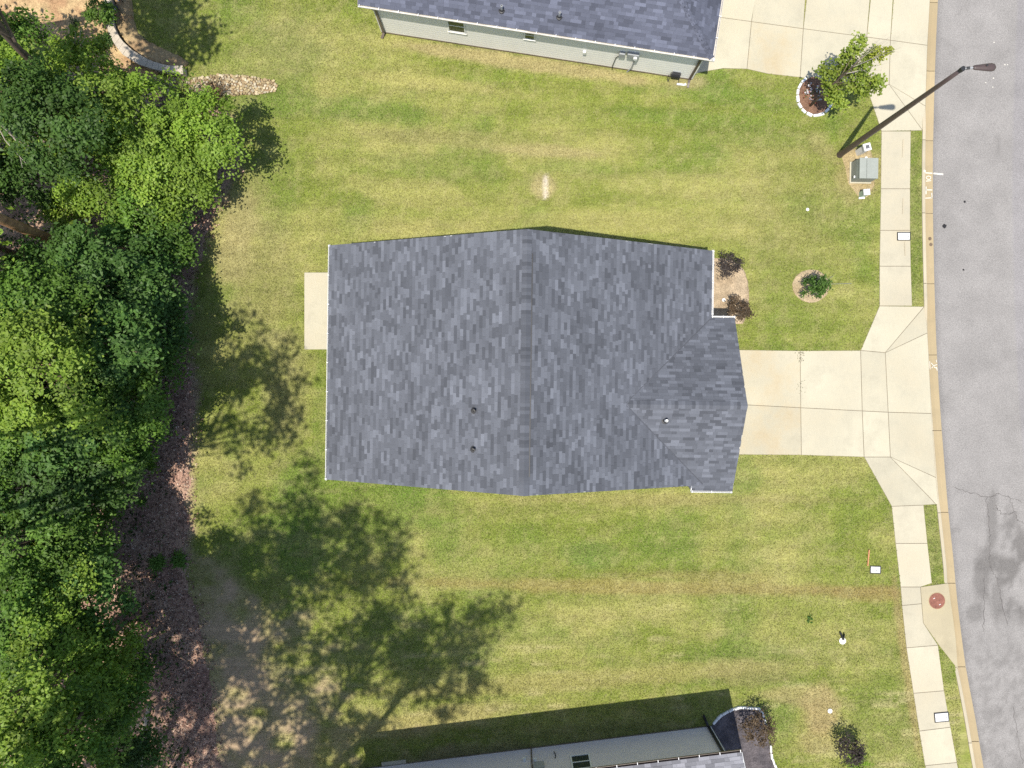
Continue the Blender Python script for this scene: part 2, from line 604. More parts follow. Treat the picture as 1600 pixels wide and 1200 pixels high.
def lawn_color(qx, qy):
    """natural colour of turf and bare soil at ground pixel (arrays)"""
    x, y = qx / S, qy / S
    n1 = fbm(x * 0.22, y * 0.55, 3, 4)
    n2 = fbm(x * 0.9, y * 1.3, 8, 4)
    n3 = fbm(x * 0.35 + 5, y * 0.35, 21, 3)
    g = np.array([0.170, 0.203, 0.038])
    dry = np.array([0.310, 0.294, 0.100])
    lush = np.array([0.092, 0.165, 0.026])
    brown = np.array([0.275, 0.190, 0.082])
    dirt = np.array([0.36, 0.265, 0.17])
    w = np.clip((n1 - 0.36) * 2.0 + (n2 - 0.5) * 0.9, 0, 1)
    c = g[None] * (1 - w[:, None]) + dry[None] * w[:, None]
    wl = np.clip((n3 - 0.55) * 2.2, 0, 0.45)
    c = c * (1 - wl[:, None]) + lush[None] * wl[:, None]

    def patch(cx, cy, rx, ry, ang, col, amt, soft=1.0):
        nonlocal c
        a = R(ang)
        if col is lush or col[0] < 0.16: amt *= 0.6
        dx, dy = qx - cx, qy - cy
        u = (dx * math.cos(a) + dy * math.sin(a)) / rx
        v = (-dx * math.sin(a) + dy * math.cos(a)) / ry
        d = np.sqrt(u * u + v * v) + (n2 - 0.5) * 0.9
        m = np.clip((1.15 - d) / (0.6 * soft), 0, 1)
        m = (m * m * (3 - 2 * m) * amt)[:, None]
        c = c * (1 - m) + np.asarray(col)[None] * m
    # greener runs
    patch(470, 165, 240, 26, 4, lush, 0.75)
    patch(420, 90, 100, 80, 0, (0.14, 0.185, 0.04), 0.7)
    patch(1130, 150, 160, 18, 7, lush, 0.6)
    patch(1080, 185, 170, 16, 5, lush, 0.6)
    patch(1180, 215, 110, 18, 5, (0.10, 0.15, 0.03), 0.6)
    patch(415, 300, 55, 110, 10, (0.11, 0.165, 0.035), 0.5)
    patch(900, 262, 90, 16, 3, (0.115, 0.165, 0.035), 0.6)
    patch(690, 265, 110, 26, 6, (0.115, 0.165, 0.035), 0.6)
    patch(1240, 420, 70, 120, 0, (0.135, 0.18, 0.038), 0.5)
    patch(1340, 330, 40, 60, 0, (0.115, 0.17, 0.035), 0.55)
    patch(1420, 340, 30, 150, 0, (0.11, 0.15, 0.035), 0.9)
    patch(1455, 850, 25, 70, 0, (0.11, 0.15, 0.035), 0.9)
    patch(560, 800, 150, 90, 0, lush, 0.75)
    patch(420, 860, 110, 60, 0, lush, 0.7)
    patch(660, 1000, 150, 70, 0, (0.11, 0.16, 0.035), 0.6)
    patch(925, 870, 60, 22, 0, (0.10, 0.165, 0.05), 0.5)
    patch(1150, 600, 14, 60, 0, lush, 0.6)
    patch(1165, 740, 30, 30, 0, lush, 0.6)
    patch(1380, 760, 20, 90, -20, (0.12, 0.165, 0.035), 0.5)
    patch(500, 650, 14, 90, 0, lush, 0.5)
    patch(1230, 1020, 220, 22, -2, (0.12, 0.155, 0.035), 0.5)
    patch(1380, 1120, 70, 80, 0, (0.125, 0.165, 0.035), 0.6)
    patch(1220, 1130, 30, 60, 0, (0.125, 0.165, 0.035), 0.6)
    # dry runs
    patch(830, 100, 270, 13, 8.5, (0.33, 0.275, 0.135), 0.85)
    patch(670, 130, 150, 12, 7, dry, 0.85)
    patch(450, 60, 60, 60, 0, (0.2, 0.21, 0.07), 0.5)
    patch(850, 236, 110, 12, 3, (0.33, 0.28, 0.13), 0.75)
    patch(950, 345, 160, 22, 2, dry, 0.75)
    patch(640, 300, 130, 26, 5, dry, 0.7)
    patch(690, 215, 170, 14, 4, (0.24, 0.22, 0.085), 0.6)
    patch(1080, 290, 160, 22, 2, dry, 0.55)
    patch(852, 290, 26, 22, 0, (0.34, 0.29, 0.14), 0.9)
    patch(852, 290, 5, 17, 0, (0.56, 0.50, 0.40), 1.0, 0.5)
    patch(370, 370, 40, 100, 15, (0.31, 0.265, 0.125), 0.7)
    patch(420, 450, 60, 110, 0, (0.235, 0.215, 0.085), 0.6)
    patch(450, 600, 40, 110, 0, (0.23, 0.215, 0.085), 0.6)
    patch(1240, 330, 90, 120, 0, (0.2, 0.195, 0.06), 0.35)
    patch(1000, 917, 420, 13, 1, brown, 0.5)
    patch(1350, 928, 90, 14, 1, brown, 0.6)
    patch(1090, 900, 150, 10, 1, (0.23, 0.19, 0.07), 0.6)
    patch(900, 1062, 340, 18, -4, (0.27, 0.25, 0.085), 0.75)
    patch(650, 1130, 180, 22, -8, (0.31, 0.27, 0.105), 0.8)
    patch(1180, 1050, 80, 22, 0, (0.24, 0.215, 0.085), 0.6)
    patch(1285, 1110, 36, 42, 0, (0.33, 0.255, 0.125), 0.8)
    patch(1275, 1160, 40, 26, 0, (0.3, 0.24, 0.11), 0.6)
    patch(1250, 1085, 60, 16, 0, (0.3, 0.25, 0.11), 0.7)
    patch(1345, 270, 44, 56, 0, (0.29, 0.245, 0.105), 0.75)
    patch(1290, 235, 40, 14, 40, (0.25, 0.225, 0.09), 0.6)
    patch(1418, 1050, 9, 170, -8, (0.29, 0.22, 0.1), 0.7)
    patch(1010, 780, 340, 10, 0, (0.25, 0.225, 0.085), 0.6)
    patch(780, 800, 200, 16, 0, (0.2, 0.21, 0.06), 0.5)
    patch(1073, 128, 34, 12, 0, (0.33, 0.29, 0.14), 0.8)
    patch(720, 1185, 120, 22, -7, (0.21, 0.18, 0.09), 0.8)
    patch(880, 1150, 220, 16, -7, (0.15, 0.155, 0.06), 0.6)
    # thin dry grass streaks left by the mower
    st = fbm(x * 0.35, y * 5.0, 40, 3)
    m = np.clip((st - 0.60) * 6, 0, 1) * np.clip((qy - 900) / 120, 0, 1) * (n2 > 0.47)
    c = c * (1 - 0.55 * m[:, None]) + np.array([0.42, 0.37, 0.19])[None] * 0.55 * m[:, None]
    mot = fbm(x * 2.6, y * 3.0, 52, 4)
    mm = np.clip((mot - 0.54) * 3, 0, .3)[:, None]
    c = c * (1 - mm) + np.array([.33, .30, .13])[None] * mm
    c = c * (0.9 + 0.2 * fbm(x * 3.7, y * 3.7, 57, 3))[:, None]
    rows = np.sin((y + 0.02 * x) * 2 * math.pi / 1.05 + 3 * n3)
    c = c * (1 + 0.055 * rows[:, None])
    # bare soil along the wood
    xb = np.interp(qy, _fy, _fx)
    wd = np.where(qy < 860, 16.0, np.interp(qy, [860, 960, 1200], [16, 175, 285]))
    d = (qx - xb) / wd + (n2 - 0.5) * 2.2
    m = np.clip(0.9 - d, 0, 1)
    m = np.where(qy < 140, m * 0, m)[:, None]
    c = c * (1 - m) + dirt[None] * m
    return c * 1.07, m[:, 0]


# ------------------------------------------------------------------ ground, lawn
g = MB()
g.add([(-900, -900, -0.45), (900, -900, -0.45), (900, 900, -0.45), (-900, 900, -0.45)], [(0, 1, 2, 3)])
tag(g.build('ground', M['ground']), 'flat green ground reaching far beyond the plots', 'ground', kind='structure')


def axis(lo, hi, dlo, dhi, d):
    a = list(np.arange(lo, dlo, 2.0)) + list(np.arange(dlo, dhi, d)) + list(np.arange(dhi, hi + 1, 2.0))
    return np.array(a)


def make_lawn():
    xs = axis(-62, 24, -26, 23.5, 0.2)
    xs = xs[xs <= 30]
    ys = axis(-46, 46, -19.5, 19.5, 0.2)
    X, Y = np.meshgrid(xs, ys)
    qx, qy = px_of(X, Y)
    lim = road_x(qy) - PAN - TOPW + 1.0
    over = qx > lim
    qx = np.where(over, lim, qx)
    X = (qx - 800) / S
    ny, nx = X.shape
    Z = np.zeros_like(X)
    V = np.stack([X, Y, Z], -1).reshape(-1, 3)
    idx = np.arange(ny * nx).reshape(ny, nx)
    Fq = np.stack([idx[:-1, :-1], idx[:-1, 1:], idx[1:, 1:], idx[1:, :-1]], -1).reshape(-1, 4)
    ov = over.reshape(-1)
    keep = ~(ov[Fq[:, 0]] & ov[Fq[:, 3]])
    Fq = Fq[keep]
    me = bpy.data.meshes.new('lawn')
    me.vertices.add(len(V))
    me.vertices.foreach_set('co', V.astype(np.float32).ravel())
    me.loops.add(len(Fq) * 4)
    me.loops.foreach_set('vertex_index', Fq.astype(np.int32).ravel())
    me.polygons.add(len(Fq))
    me.polygons.foreach_set('loop_start', np.arange(0, len(Fq) * 4, 4, dtype=np.int32))
    me.update(calc_edges=True)
    me.materials.append(M['lawn'])
    o = bpy.data.objects.new('lawn', me)
    COL.objects.link(o)
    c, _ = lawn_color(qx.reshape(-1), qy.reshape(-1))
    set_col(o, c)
    return tag(o, 'patchy green and straw coloured mown lawn around the houses', 'lawn', kind='structure')


lawn = make_lawn()


# ------------------------------------------------------------------ road
def make_road():
    ys = np.concatenate([np.arange(-46, -19.5, 1.5), np.arange(-19.5, 19.5, 0.15), np.arange(19.5, 46, 1.5)])
    us = np.concatenate([np.arange(0, 6.0, 0.15), np.arange(6.0, 10.1, 0.5)])
    Y, U = np.meshgrid(ys, us, indexing='ij')
    qy = 600 - Y * S
    X = (road_x(qy) - 800) / S - 0.02 + U
    qx = X * S + 800
    V = np.stack([X, Y, np.full_like(X, -0.085)], -1).reshape(-1, 3)
    ny, nx = X.shape
    idx = np.arange(ny * nx).reshape(ny, nx)
    Fq = np.stack([idx[:-1, :-1], idx[:-1, 1:], idx[1:, 1:], idx[1:, :-1]], -1).reshape(-1, 4)
    me = bpy.data.meshes.new('road')
    me.from_pydata(V.tolist(), [], Fq.tolist())
    me.update()
    me.materials.append(M['asphalt'])
    o = bpy.data.objects.new('road', me)
    COL.objects.link(o)
    x, y = X.reshape(-1), Y.reshape(-1)
    px, py = qx.reshape(-1), qy.reshape(-1)
    base = np.array([0.290, 0.274, 0.258])
    n = fbm(x * 1.2, y * 1.2, 60, 4)
    c = np.repeat(base[None], len(x), 0) * (0.9 + 0.2 * n[:, None])
    w = fbm(x * 1.6 + 4, y * 1.1, 61, 5)
    # worn, stained stretch
    reg = np.clip((py - 760) / 60, 0, 1) * np.clip((px - 1520) / 25, 0, 1) * np.clip((1010 - py) / 60, 0, 1)
    m = np.clip((w - 0.47) * 6, 0, 1) * reg
    reg2 = np.clip((py - 950) / 80, 0, 1)
    m2 = np.clip((fbm(x * 6, y * 4, 66, 4) - 0.44) * 5, 0, 1) * reg2 * 0.36
    for cx, cy, rx, ry, amt in ((1552, 815, 8, 50, .75), (1535, 905, 14, 38, .85), (1555, 880, 30, 16, .7), (1560, 940, 10, 40, .7), (1525, 960, 12, 14, .6), (1595, 850, 8, 26, .7), (1571, 900, 12, 8, -.5),
                                (1561, 229, 5, 20, .35), (1495, 828, 8, 6, .3)):
        d = np.sqrt(((px - cx) / rx) ** 2 + ((py - cy) / ry) ** 2) + (w - 0.5) * 1.4
        m = np.clip(m + amt * np.clip((1.1 - d) * 2, 0, 1), 0, 1)
    m = np.maximum(m * 0.8, m2)[:, None]
    c = c * (1 - m) + np.array([0.15, 0.14, 0.13])[None] * m
    # gutter grime beside the curb, a newer strip towards the crown
    e = np.clip(1 - U.reshape(-1) / 0.28, 0, 1)[:, None]
    c = c * (1 - 0.22 * e)
    s = (np.abs(U.reshape(-1) - 4.3) < 0.12).astype(float)[:, None]
    c = c * np.where(U.reshape(-1)[:, None] > 3.8, np.array([[0.95, 0.95, 0.99]]), 1.0)
    set_col(o, c)
    return tag(o, 'light grey asphalt street with cracked stained patch at lower end', 'road', kind='structure')


road = make_road()


def strip(pts, w, z, jitter=0.0):
    """thin flat sheet along px points"""
    mb = MB()
    ws = [P(*p) for p in pts]
    L, Rr = [], []
    for i, p in enumerate(ws):
        d = ws[min(i + 1, len(ws) - 1)] - ws[max(i - 1, 0)]
        d.z = 0
        d.normalize()
        nrm = Vector((-d.y, d.x, 0))
        k = w * (1 + jitter * random.uniform(-1, 1)) / 2
        L.append((p.x + nrm.x * k, p.y + nrm.y * k, z))
        Rr.append((p.x - nrm.x * k, p.y - nrm.y * k, z))
    vs = L + Rr
    n = len(ws)
    mb.add(vs, [(n + i, n + i + 1, i + 1, i) for i in range(n - 1)])
    return mb


def wander(a, b, n, amp):
    out = []
    for i in range(n + 1):
        t = i / n
        out.append((a[0] + (b[0] - a[0]) * t + random.uniform(-amp, amp), a[1] + (b[1] - a[1]) * t + random.uniform(-amp, amp)))
    return out


CRACKS = [((1490, 762), (1545, 778)), ((1545, 778), (1562, 772)), ((1562, 772), (1600, 785)), ((1543, 778), (1548, 830)), ((1580, 780), (1592, 815)), ((1592, 815), (1612, 820)),
          ((1548, 830), (1549, 885)), ((1549, 885), (1560, 905)), ((1560, 905), (1575, 975)), ((1584, 1105), (1600, 1195)), ((1556, 790), (1568, 805)), ((1568, 805), (1590, 800)), ((1540, 905), (1538, 990))]
for a, b in CRACKS:
    strip(wander(a, b, 16, 1.6), 0.020, -0.0805, 0.5).build('crack', M['crack'], road)
# small tar spots on the asphalt
for (x, y, r) in ((1477, 352.5, 3.6), (1509, 314.5, 2.0), (1507, 421, 1.6)):
    mb = MB()
    c = P(x, y)
    pts = [(c.x + r / S * random.uniform(.75, 1.1) * math.cos(a), c.y + r / S * random.uniform(.75, 1.1) * math.sin(a)) for a in np.linspace(0, 2 * math.pi, 13)[:-1]]
    mb.prism(pts, -0.086, -0.079)
    mb.build('tar_spot', M['tar'], road)
# survey paint on the road
strip([(1460, 270.2), (1475.5, 271.6)], 0.075, -0.0803).build('paint_line', M['paint'], road)
for (x, y) in ((1572, 100), (1576, 100), (1555, 65), (1554, 121), (1553, 135), (1542, 128)):
    strip([(x - 0.8, y), (x + 0.8, y)], 0.05, -0.0803).build('paint_dot', M['paint'], road)

# ------------------------------------------------------------------ curb with gutter pan
curb = MB()
cy = np.arange(-330, 1560, 30)
base_pts = [((road_x(y) - PAN - TOPW + 0.5), y) for y in cy]
mb = MB()
L = [P(float(road_x(y)) - PAN - TOPW + 1, y) for y in cy]
Rr = [P(float(road_x(y)) - 1, y) for y in cy]
n = len(cy)
mb.add([(p.x, p.y, -0.13) for p in L] + [(p.x, p.y, -0.13) for p in Rr], [(i, n + i, n + i + 1, i + 1) for i in range(n - 1)])
curb = tag(mb.build('curb', M['joint']), 'beige concrete curb and gutter along the street edge', 'curb', kind='structure')
CJ = [-330, -220, -110, 2.5, 110, 219, 333, 443, 554.5, 673, 801, 912, 1043, 1160, 1290, 1420, 1550]
# low lip across the driveway mouths
def lip_height(y):
    z = 0.055
    for a, b in ((-300, 166), (505, 770), (918, 1040)):
        if a - 30 < y < b + 30:
            t = min(1, min(y - (a - 30), (b + 30) - y) / 30)
            z = 0.055 - 0.075 * t
    return z


def curb_piece(y0, y1):
    ys = list(np.arange(y0 + 0.45, y1 - 0.45, 10)) + [y1 - 0.45]
    pan, top = MB(), MB()
    pv, tv = [], []
    for y in ys:
        rx = float(road_x(y))
        zt = lip_height(y)
        # gutter pan: road edge, low line, foot of curb
        for dx, z in ((0, -0.075), (-PAN * .55, -0.09), (-PAN * 0.93, -0.07 if zt > 0 else -0.06), (-PAN, min(zt - 0.02, 0.0)), (-PAN, -0.2), (0, -0.2)):
            p = P(rx + dx, y)
            pv.append((p.x, p.y, z))
        for dx, z in ((-PAN + 0.1, zt - 0.015), (-PAN - 0.7, zt), (-PAN - TOPW, zt), (-PAN - TOPW - .4, -0.2), (-PAN + 0.1, -0.2)):
            p = P(rx + dx, y)
            tv.append((p.x, p.y, z))
    for mbx, vv, k in ((pan, pv, 6), (top, tv, 5)):
        fs = []
        for i in range(len(ys) - 1):
            for j in range(k):
                l = (j + 1) % k
                fs.append((i * k + j, i * k + l, (i + 1) * k + l, (i + 1) * k + j))
        fs.append(tuple(range(k - 1, -1, -1)))
        fs.append(tuple(range((len(ys) - 1) * k, len(ys) * k)))
        mbx.add(vv, [f[::-1] for f in fs])
    o = pan.build('gutter_pan', M['curb'], curb)
    top.build('curb_lip', M['curb_top'], curb)
    return o


for a, b in zip(CJ[:-1], CJ[1:]):
    curb_piece(a, b)


def text_strokes(strokes, w, name, parent, z):
    mb = MB()
    for s in strokes:
        q = strip(s, w, z)
        mb.add(q.v, q.f)
    return mb.build(name, M['paint'], parent)


ZP = -0.052
# hand painted lot mark on the pan, read from the lawn side: LT 10
text_strokes([[(1446.5, 309.2), (1457.5, 308.6)], [(1457.2, 308.8), (1456.8, 301)]], 0.042, 'painted_letter', curb, ZP)
text_strokes([[(1447.8, 303), (1448, 291)], [(1448, 296.2), (1457.6, 296.4)]], 0.045, 'painted_letter', curb, ZP)
text_strokes([[(1447.5, 282.6), (1456, 281.8)]], 0.036, 'painted_digit', curb, ZP)
text_strokes([[(1451.8 + 3.6 * math.cos(a), 277.2 + 2.6 * math.sin(a)) for a in np.linspace(0, 2 * math.pi, 15)]], 0.036, 'painted_digit', curb, ZP)
text_strokes([[(1446.6, 269.6), (1457.8, 270.2)]], 0.055, 'paint_line', curb, ZP)
text_strokes([[(1442.2, 267.6), (1445.2, 268)]], 0.10, 'paint_line', curb, 0.0595)
# worn mark by the driveway
text_strokes([[(1453.6, 564), (1454.2, 577)]], 0.03, 'worn_paint_mark', curb, ZP)
text_strokes([[(1456, 567), (1459.5, 571.5), (1456.5, 575)], [(1459.5, 571), (1465.5, 569.5)], [(1463.5, 562), (1464.5, 566)], [(1464.4, 573), (1465.2, 579)], [(1460, 573), (1464, 575)]], 0.035, 'worn_paint_mark', curb, ZP)
for (x, y) in ((1454.5, 372.5), (1456, 381.5)):
    mb = MB()
    c = P(x, y)
    mb.prism([(c.x + 0.075 * math.cos(a), c.y + 0.085 * math.sin(a)) for a in np.linspace(0, 2 * math.pi, 11)[:-1]], -0.1, -0.066)
    mb.build('rust_spot', M['soil'], curb)


# ------------------------------------------------------------------ slabs
def slab_set(name, label, cat, slabs, m, z=0.022, gap=0.011):
    mb = MB()
    for s in slabs:
        poly = ccw(world_poly(s))
        mb.add([(x, y, 0.004) for x, y in poly], [tuple(range(len(poly)))])
    root = tag(mb.build(name, M['joint']), label, cat, kind='structure')
    for i, s in enumerate(slabs):
        poly = inset(ccw(world_poly(s)), gap)
        MB().prism(poly, -0.12, z + random.uniform(-0.003, 0.003), 0.008).build('slab', M['concrete_old'] if (name == 'driveway' and i < 2) or (name == 'neighbour_driveway' and i == 3) else m, root)
    return root


drive = slab_set('driveway', 'pale concrete driveway of jointed slabs leading to the central garage', 'driveway', SLABS_DRIVE, M['concrete'])
walk = slab_set('sidewalk', 'pale concrete sidewalk slabs running beside the curb', 'sidewalk', SLABS_WALK, M['walk'])
neigh_drive = slab_set('neighbour_driveway', 'wide pale concrete driveway at the top beside the blue roof', 'driveway', SLABS_NEIGH, M['concrete'])
inl = tag(MB().prism(ccw(world_poly(INLET)), -0.12, 0.034, 0.01).build('storm_drain_apron', M['inlet']), 'beige concrete storm drain apron holding the rusty manhole cover', 'pavement', kind='structure')
patio = tag(MB().prism(ccw(world_poly(PATIO)), -0.1, 0.06, 0.012).build('patio', M['concrete']), 'small pale concrete patio slab behind the central house', 'patio', kind='structure')
# tooled grooves in the walk
for pts in ([(1411, 218), (1410, 246)], [(1411, 310), (1410, 335)], [(1413, 378), (1414, 400)]):
    strip(pts, 0.05, 0.0455).build('pale_scuff', M['curb_top'], walk)


# ------------------------------------------------------------------ beds and bare soil
def bed(name, poly, z, label, cat, c0, c1, m='straw', seed=1, res=0.12, mound=0.0, kind='structure'):
    """a filled outline with an uneven surface"""
    wp = ccw(world_poly(poly))
    xs = [p[0] for p in wp]; ys = [p[1] for p in wp]
    # densify outline
    out = []
    for i in range(len(wp)):
        a, b = Vector(wp[i]), Vector(wp[(i + 1) % len(wp)])
        k = max(1, int((b - a).length / 0.18))
        for t in range(k):
            p = a.lerp(b, t / k)
            out.append((p.x + random.uniform(-.02, .02), p.y + random.uniform(-.02, .02)))
    cx, cy_ = sum(p[0] for p in out) / len(out), sum(p[1] for p in out) / len(out)
    from mathutils.geometry import delaunay_2d_cdt
    n0 = len(out)
    gx, gy = np.meshgrid(np.arange(min(xs), max(xs), res), np.arange(min(ys), max(ys), res))
    gx, gy = gx.ravel() + RNG.uniform(-.04, .04, gx.size), gy.ravel() + RNG.uniform(-.04, .04, gy.size)
    if len(gx) > 6000:
        sel = RNG.choice(len(gx), 6000, replace=False)
        gx, gy = gx[sel], gy[sel]
    ins = inside(gx, gy, out)
    pts = [Vector(p_) for p_ in out] + [Vector((float(a), float(b))) for a, b in zip(gx[ins], gy[ins])]
    vv, ee, ff, ov, oe, of = delaunay_2d_cdt(pts, [(i, (i + 1) % n0) for i in range(n0)], [], 1, 1e-5)
    me = bpy.data.meshes.new(name)
    zs = []
    for i, v in enumerate(vv):
        b_ = any(k < n0 for k in ov[i])
        zs.append(0.003 if b_ else z + mound * random.uniform(0.6, 1.0) + random.uniform(0, 0.02))
    me.from_pydata([(v.x, v.y, zz) for v, zz in zip(vv, zs)], [], [tuple(f) for f in ff])
    me.update()
    me.materials.append(M[m])
    o = bpy.data.objects.new(name, me)
    COL.objects.link(o)
    co = np.empty(len(me.vertices) * 3, np.float32)
    me.vertices.foreach_get('co', co)
    co = co.reshape(-1, 3)
    w = np.clip((fbm(co[:, 0] * 2.2, co[:, 1] * 2.2, seed, 4) - 0.3) * 2.5, 0, 1)[:, None]
    set_col(o, np.array(c0)[None] * (1 - w) + np.array(c1)[None] * w)
    return tag(o, label, cat, kind=kind)


bed('straw_bed', FRONT_BED, 0.03, 'tan straw planting bed between the front wall and lawn', 'planting bed', (0.35, 0.265, 0.17), (0.42, 0.33, 0.22), seed=3, mound=0.02)
bed('mulch_ring', RING, 0.02, 'round tan mulch ring around the small staked sapling', 'planting bed', (0.35, 0.27, 0.16), (0.42, 0.33, 0.21), seed=4, mound=0.02)
bed('tree_bed', TREE_BED, 0.03, 'round brown mulch bed inside the white edging stones', 'planting bed', (0.15, 0.085, 0.06), (0.24, 0.14, 0.085), seed=5, mound=0.04)
bed('bare_patch', UTIL_BED, 0.012, 'bare tan soil patch around the utility boxes', 'soil', (0.31, 0.24, 0.12), (0.38, 0.30, 0.17), seed=6, mound=0.005)
bed('dark_mulch_bed', BOTTOM_BED, 0.03, 'charcoal mulch bed with white edging at the bottom house corner', 'planting bed', (0.075, 0.068, 0.074), (0.125, 0.11, 0.115), seed=7, mound=0.03)
bed('wall_bed', WALL_BED, 0.10, 'curved brown straw bed inside the low retaining wall', 'planting bed', (0.27, 0.18, 0.10), (0.38, 0.28, 0.15), seed=8, mound=0.12)
bed('pine_straw_bed', STRAW_BED, 0.02, 'sunlit tan pine straw ground left of the curved wall', 'planting bed', (0.36, 0.22, 0.12), (0.50, 0.36, 0.19), seed=9, mound=0.05)

# forest floor: one ragged sheet left of the mulch line
ys = np.arange(100, 1500, 6.0)
xs_r = np.interp(ys, _fy, _fx) + (fbm(ys * 0.05, ys * 0, 77, 4) - 0.5) * 22
nx = 60
rows_x = np.stack([np.linspace(-650, xr, nx) for xr in xs_r])
Yq = np.repeat(ys[:, None], nx, 1)
V = np.stack([(rows_x - 800) / S, (600 - Yq) / S, np.full_like(Yq, 0.009) + 0.03 * RNG.random(Yq.shape) * (np.arange(nx)[None] < nx - 1)], -1).reshape(-1, 3)
idx = np.arange(len(ys) * nx).reshape(len(ys), nx)
Fq = np.stack([idx[1:, :-1], idx[1:, 1:], idx[:-1, 1:], idx[:-1, :-1]], -1).reshape(-1, 4)
me = bpy.data.meshes.new('forest_floor')
me.from_pydata(V.tolist(), [], Fq.tolist())
me.update()
me.materials.append(M['litter'])
ff = bpy.data.objects.new('forest_floor', me)
COL.objects.link(ff)
w = np.clip((fbm(V[:, 0] * 1.1, V[:, 1] * 1.1, 31, 4) - 0.3) * 2.4, 0, 1)[:, None]
set_col(ff, np.array([0.31, 0.185, 0.14])[None] * (1 - w) + np.array([0.46, 0.31, 0.22])[None] * w)
tag(ff, 'reddish brown leaf litter and bare soil along the wood edge', 'forest floor', kind='structure')
# ------------------------------------------------------------------ houses
class House:
    def __init__(s, name, origin, rz, label):
        s.o = empty(name, (origin[0], origin[1], 0), rz, label=label, cat='house')
        s.origin, s.rz = Vector((origin[0], origin[1], 0)), rz

    def local(s, p):
        q = Vector((p[0] - s.origin.x, p[1] - s.origin.y, 0))
        q.rotate(Matrix.Rotation(-s.rz, 3, 'Z'))
        return Vector((q.x, q.y, p[2] if len(p) > 2 else 0))

    def on_wall(s, px, py, v):
        """(u,z) where the sight line through the pixel meets the wall plane v = const"""
        a = s.local((0, 0, CAM_H))
        b = s.local(P(px, py, 0))
        t = (v - a.y) / (b.y - a.y)
        return a.x + (b.x - a.x) * t, CAM_H * (1 - t)

    def on_roof(s, px, py, z):
        return s.local(P(px, py, z))


def shingles(origin, adir, bdir, nrm, length, lo, hi, pal, seed, expo=0.143, wmin=0.15, wmax=0.50):
    """rows of laminated shingle tabs on one slope; returns verts (n,8,3), colours (n,3), exposed length (n)"""
    rg = np.random.default_rng(seed)
    o, a, b, nn = (np.array(v, float) for v in (origin, adir, bdir, nrm))
    VS, CS, LS = [], [], []
    rows = int(math.ceil(length / expo))
    off = rg.random() * 50
    for i in range(rows):
        s0 = i * expo
        s1 = min(s0 + expo + 0.035, length + 0.01)
        l, h = lo(s0 + expo * .5), hi(s0 + expo * .5)
        if h - l < 0.03: continue
        u = l - rg.random() * 0.2
        first = True
        while u < h:
            wd = rg.uniform(wmin, wmax)
            u0, u1 = max(u, l), min(u + wd, h)
            u += wd
            if u1 - u0 < 0.03: continue
            t0 = 0.016 if rg.random() < .5 else 0.011
            t1 = 0.004
            g = 0.0025
            q = []
            for (uu, ss, tt) in ((u0 + g, s0, t0), (u1 - g, s0, t0), (u1 - g, s1, t1), (u0 + g, s1, t1)):
                q.append(o + a * uu + b * ss + nn * tt)
            for (uu, ss) in ((u0 + g, s0), (u1 - g, s0), (u1 - g, s1), (u0 + g, s1)):
                q.append(o + a * uu + b * ss - nn * 0.004)
            VS.append(q)
            LS.append(u1 - u0)
            r = rg.random()
            k = rg.choice([0.71, 0.82, 0.92, 1.0, 1.10, 1.22, 1.34], p=[.13, .15, .18, .18, .16, .12, .08])
            k *= rg.uniform(0.96, 1.04)
            CS.append((k, u0 + off, s0 + off))
    VS = np.array(VS)
    CS = np.array(CS)
    bl = fbm(CS[:, 1] * 1.1, CS[:, 2] * 1.5, seed, 3)
    k = CS[:, 0] * (0.80 + 0.40 * bl)
    tint = np.stack([k * pal[0], k * pal[1], k * pal[2]], -1)
    return VS, tint, np.array(LS)


QUADS = np.array([[0, 1, 2, 3], [4, 5, 1, 0], [5, 6, 2, 1], [7, 4, 0, 3]])


def lay_shingles(planes, parent, singles=0):
    V = np.concatenate([p[0] for p in planes]); C = np.concatenate([p[1] for p in planes]); Ls = np.concatenate([p[2] for p in planes])
    order = np.argsort(-Ls)
    one, rest = order[:singles], order[singles:]
    Q = V[rest][:, QUADS.reshape(-1)].reshape(-1, 3)
    Cc = np.repeat(C[rest], 16, 0)
    np_obj('shingles', Q, 4, M['shingle'], Cc, parent, kind='stuff')
    for i in one:
        me = bpy.data.meshes.new('shingle')
        me.from_pydata(V[i].tolist(), [], QUADS.tolist())
        me.update()
        me.materials.append(M['shingle'])
        o = bpy.data.objects.new('shingle', me)
        COL.objects.link(o)
        o.parent = parent
        set_col(o, C[i][None])


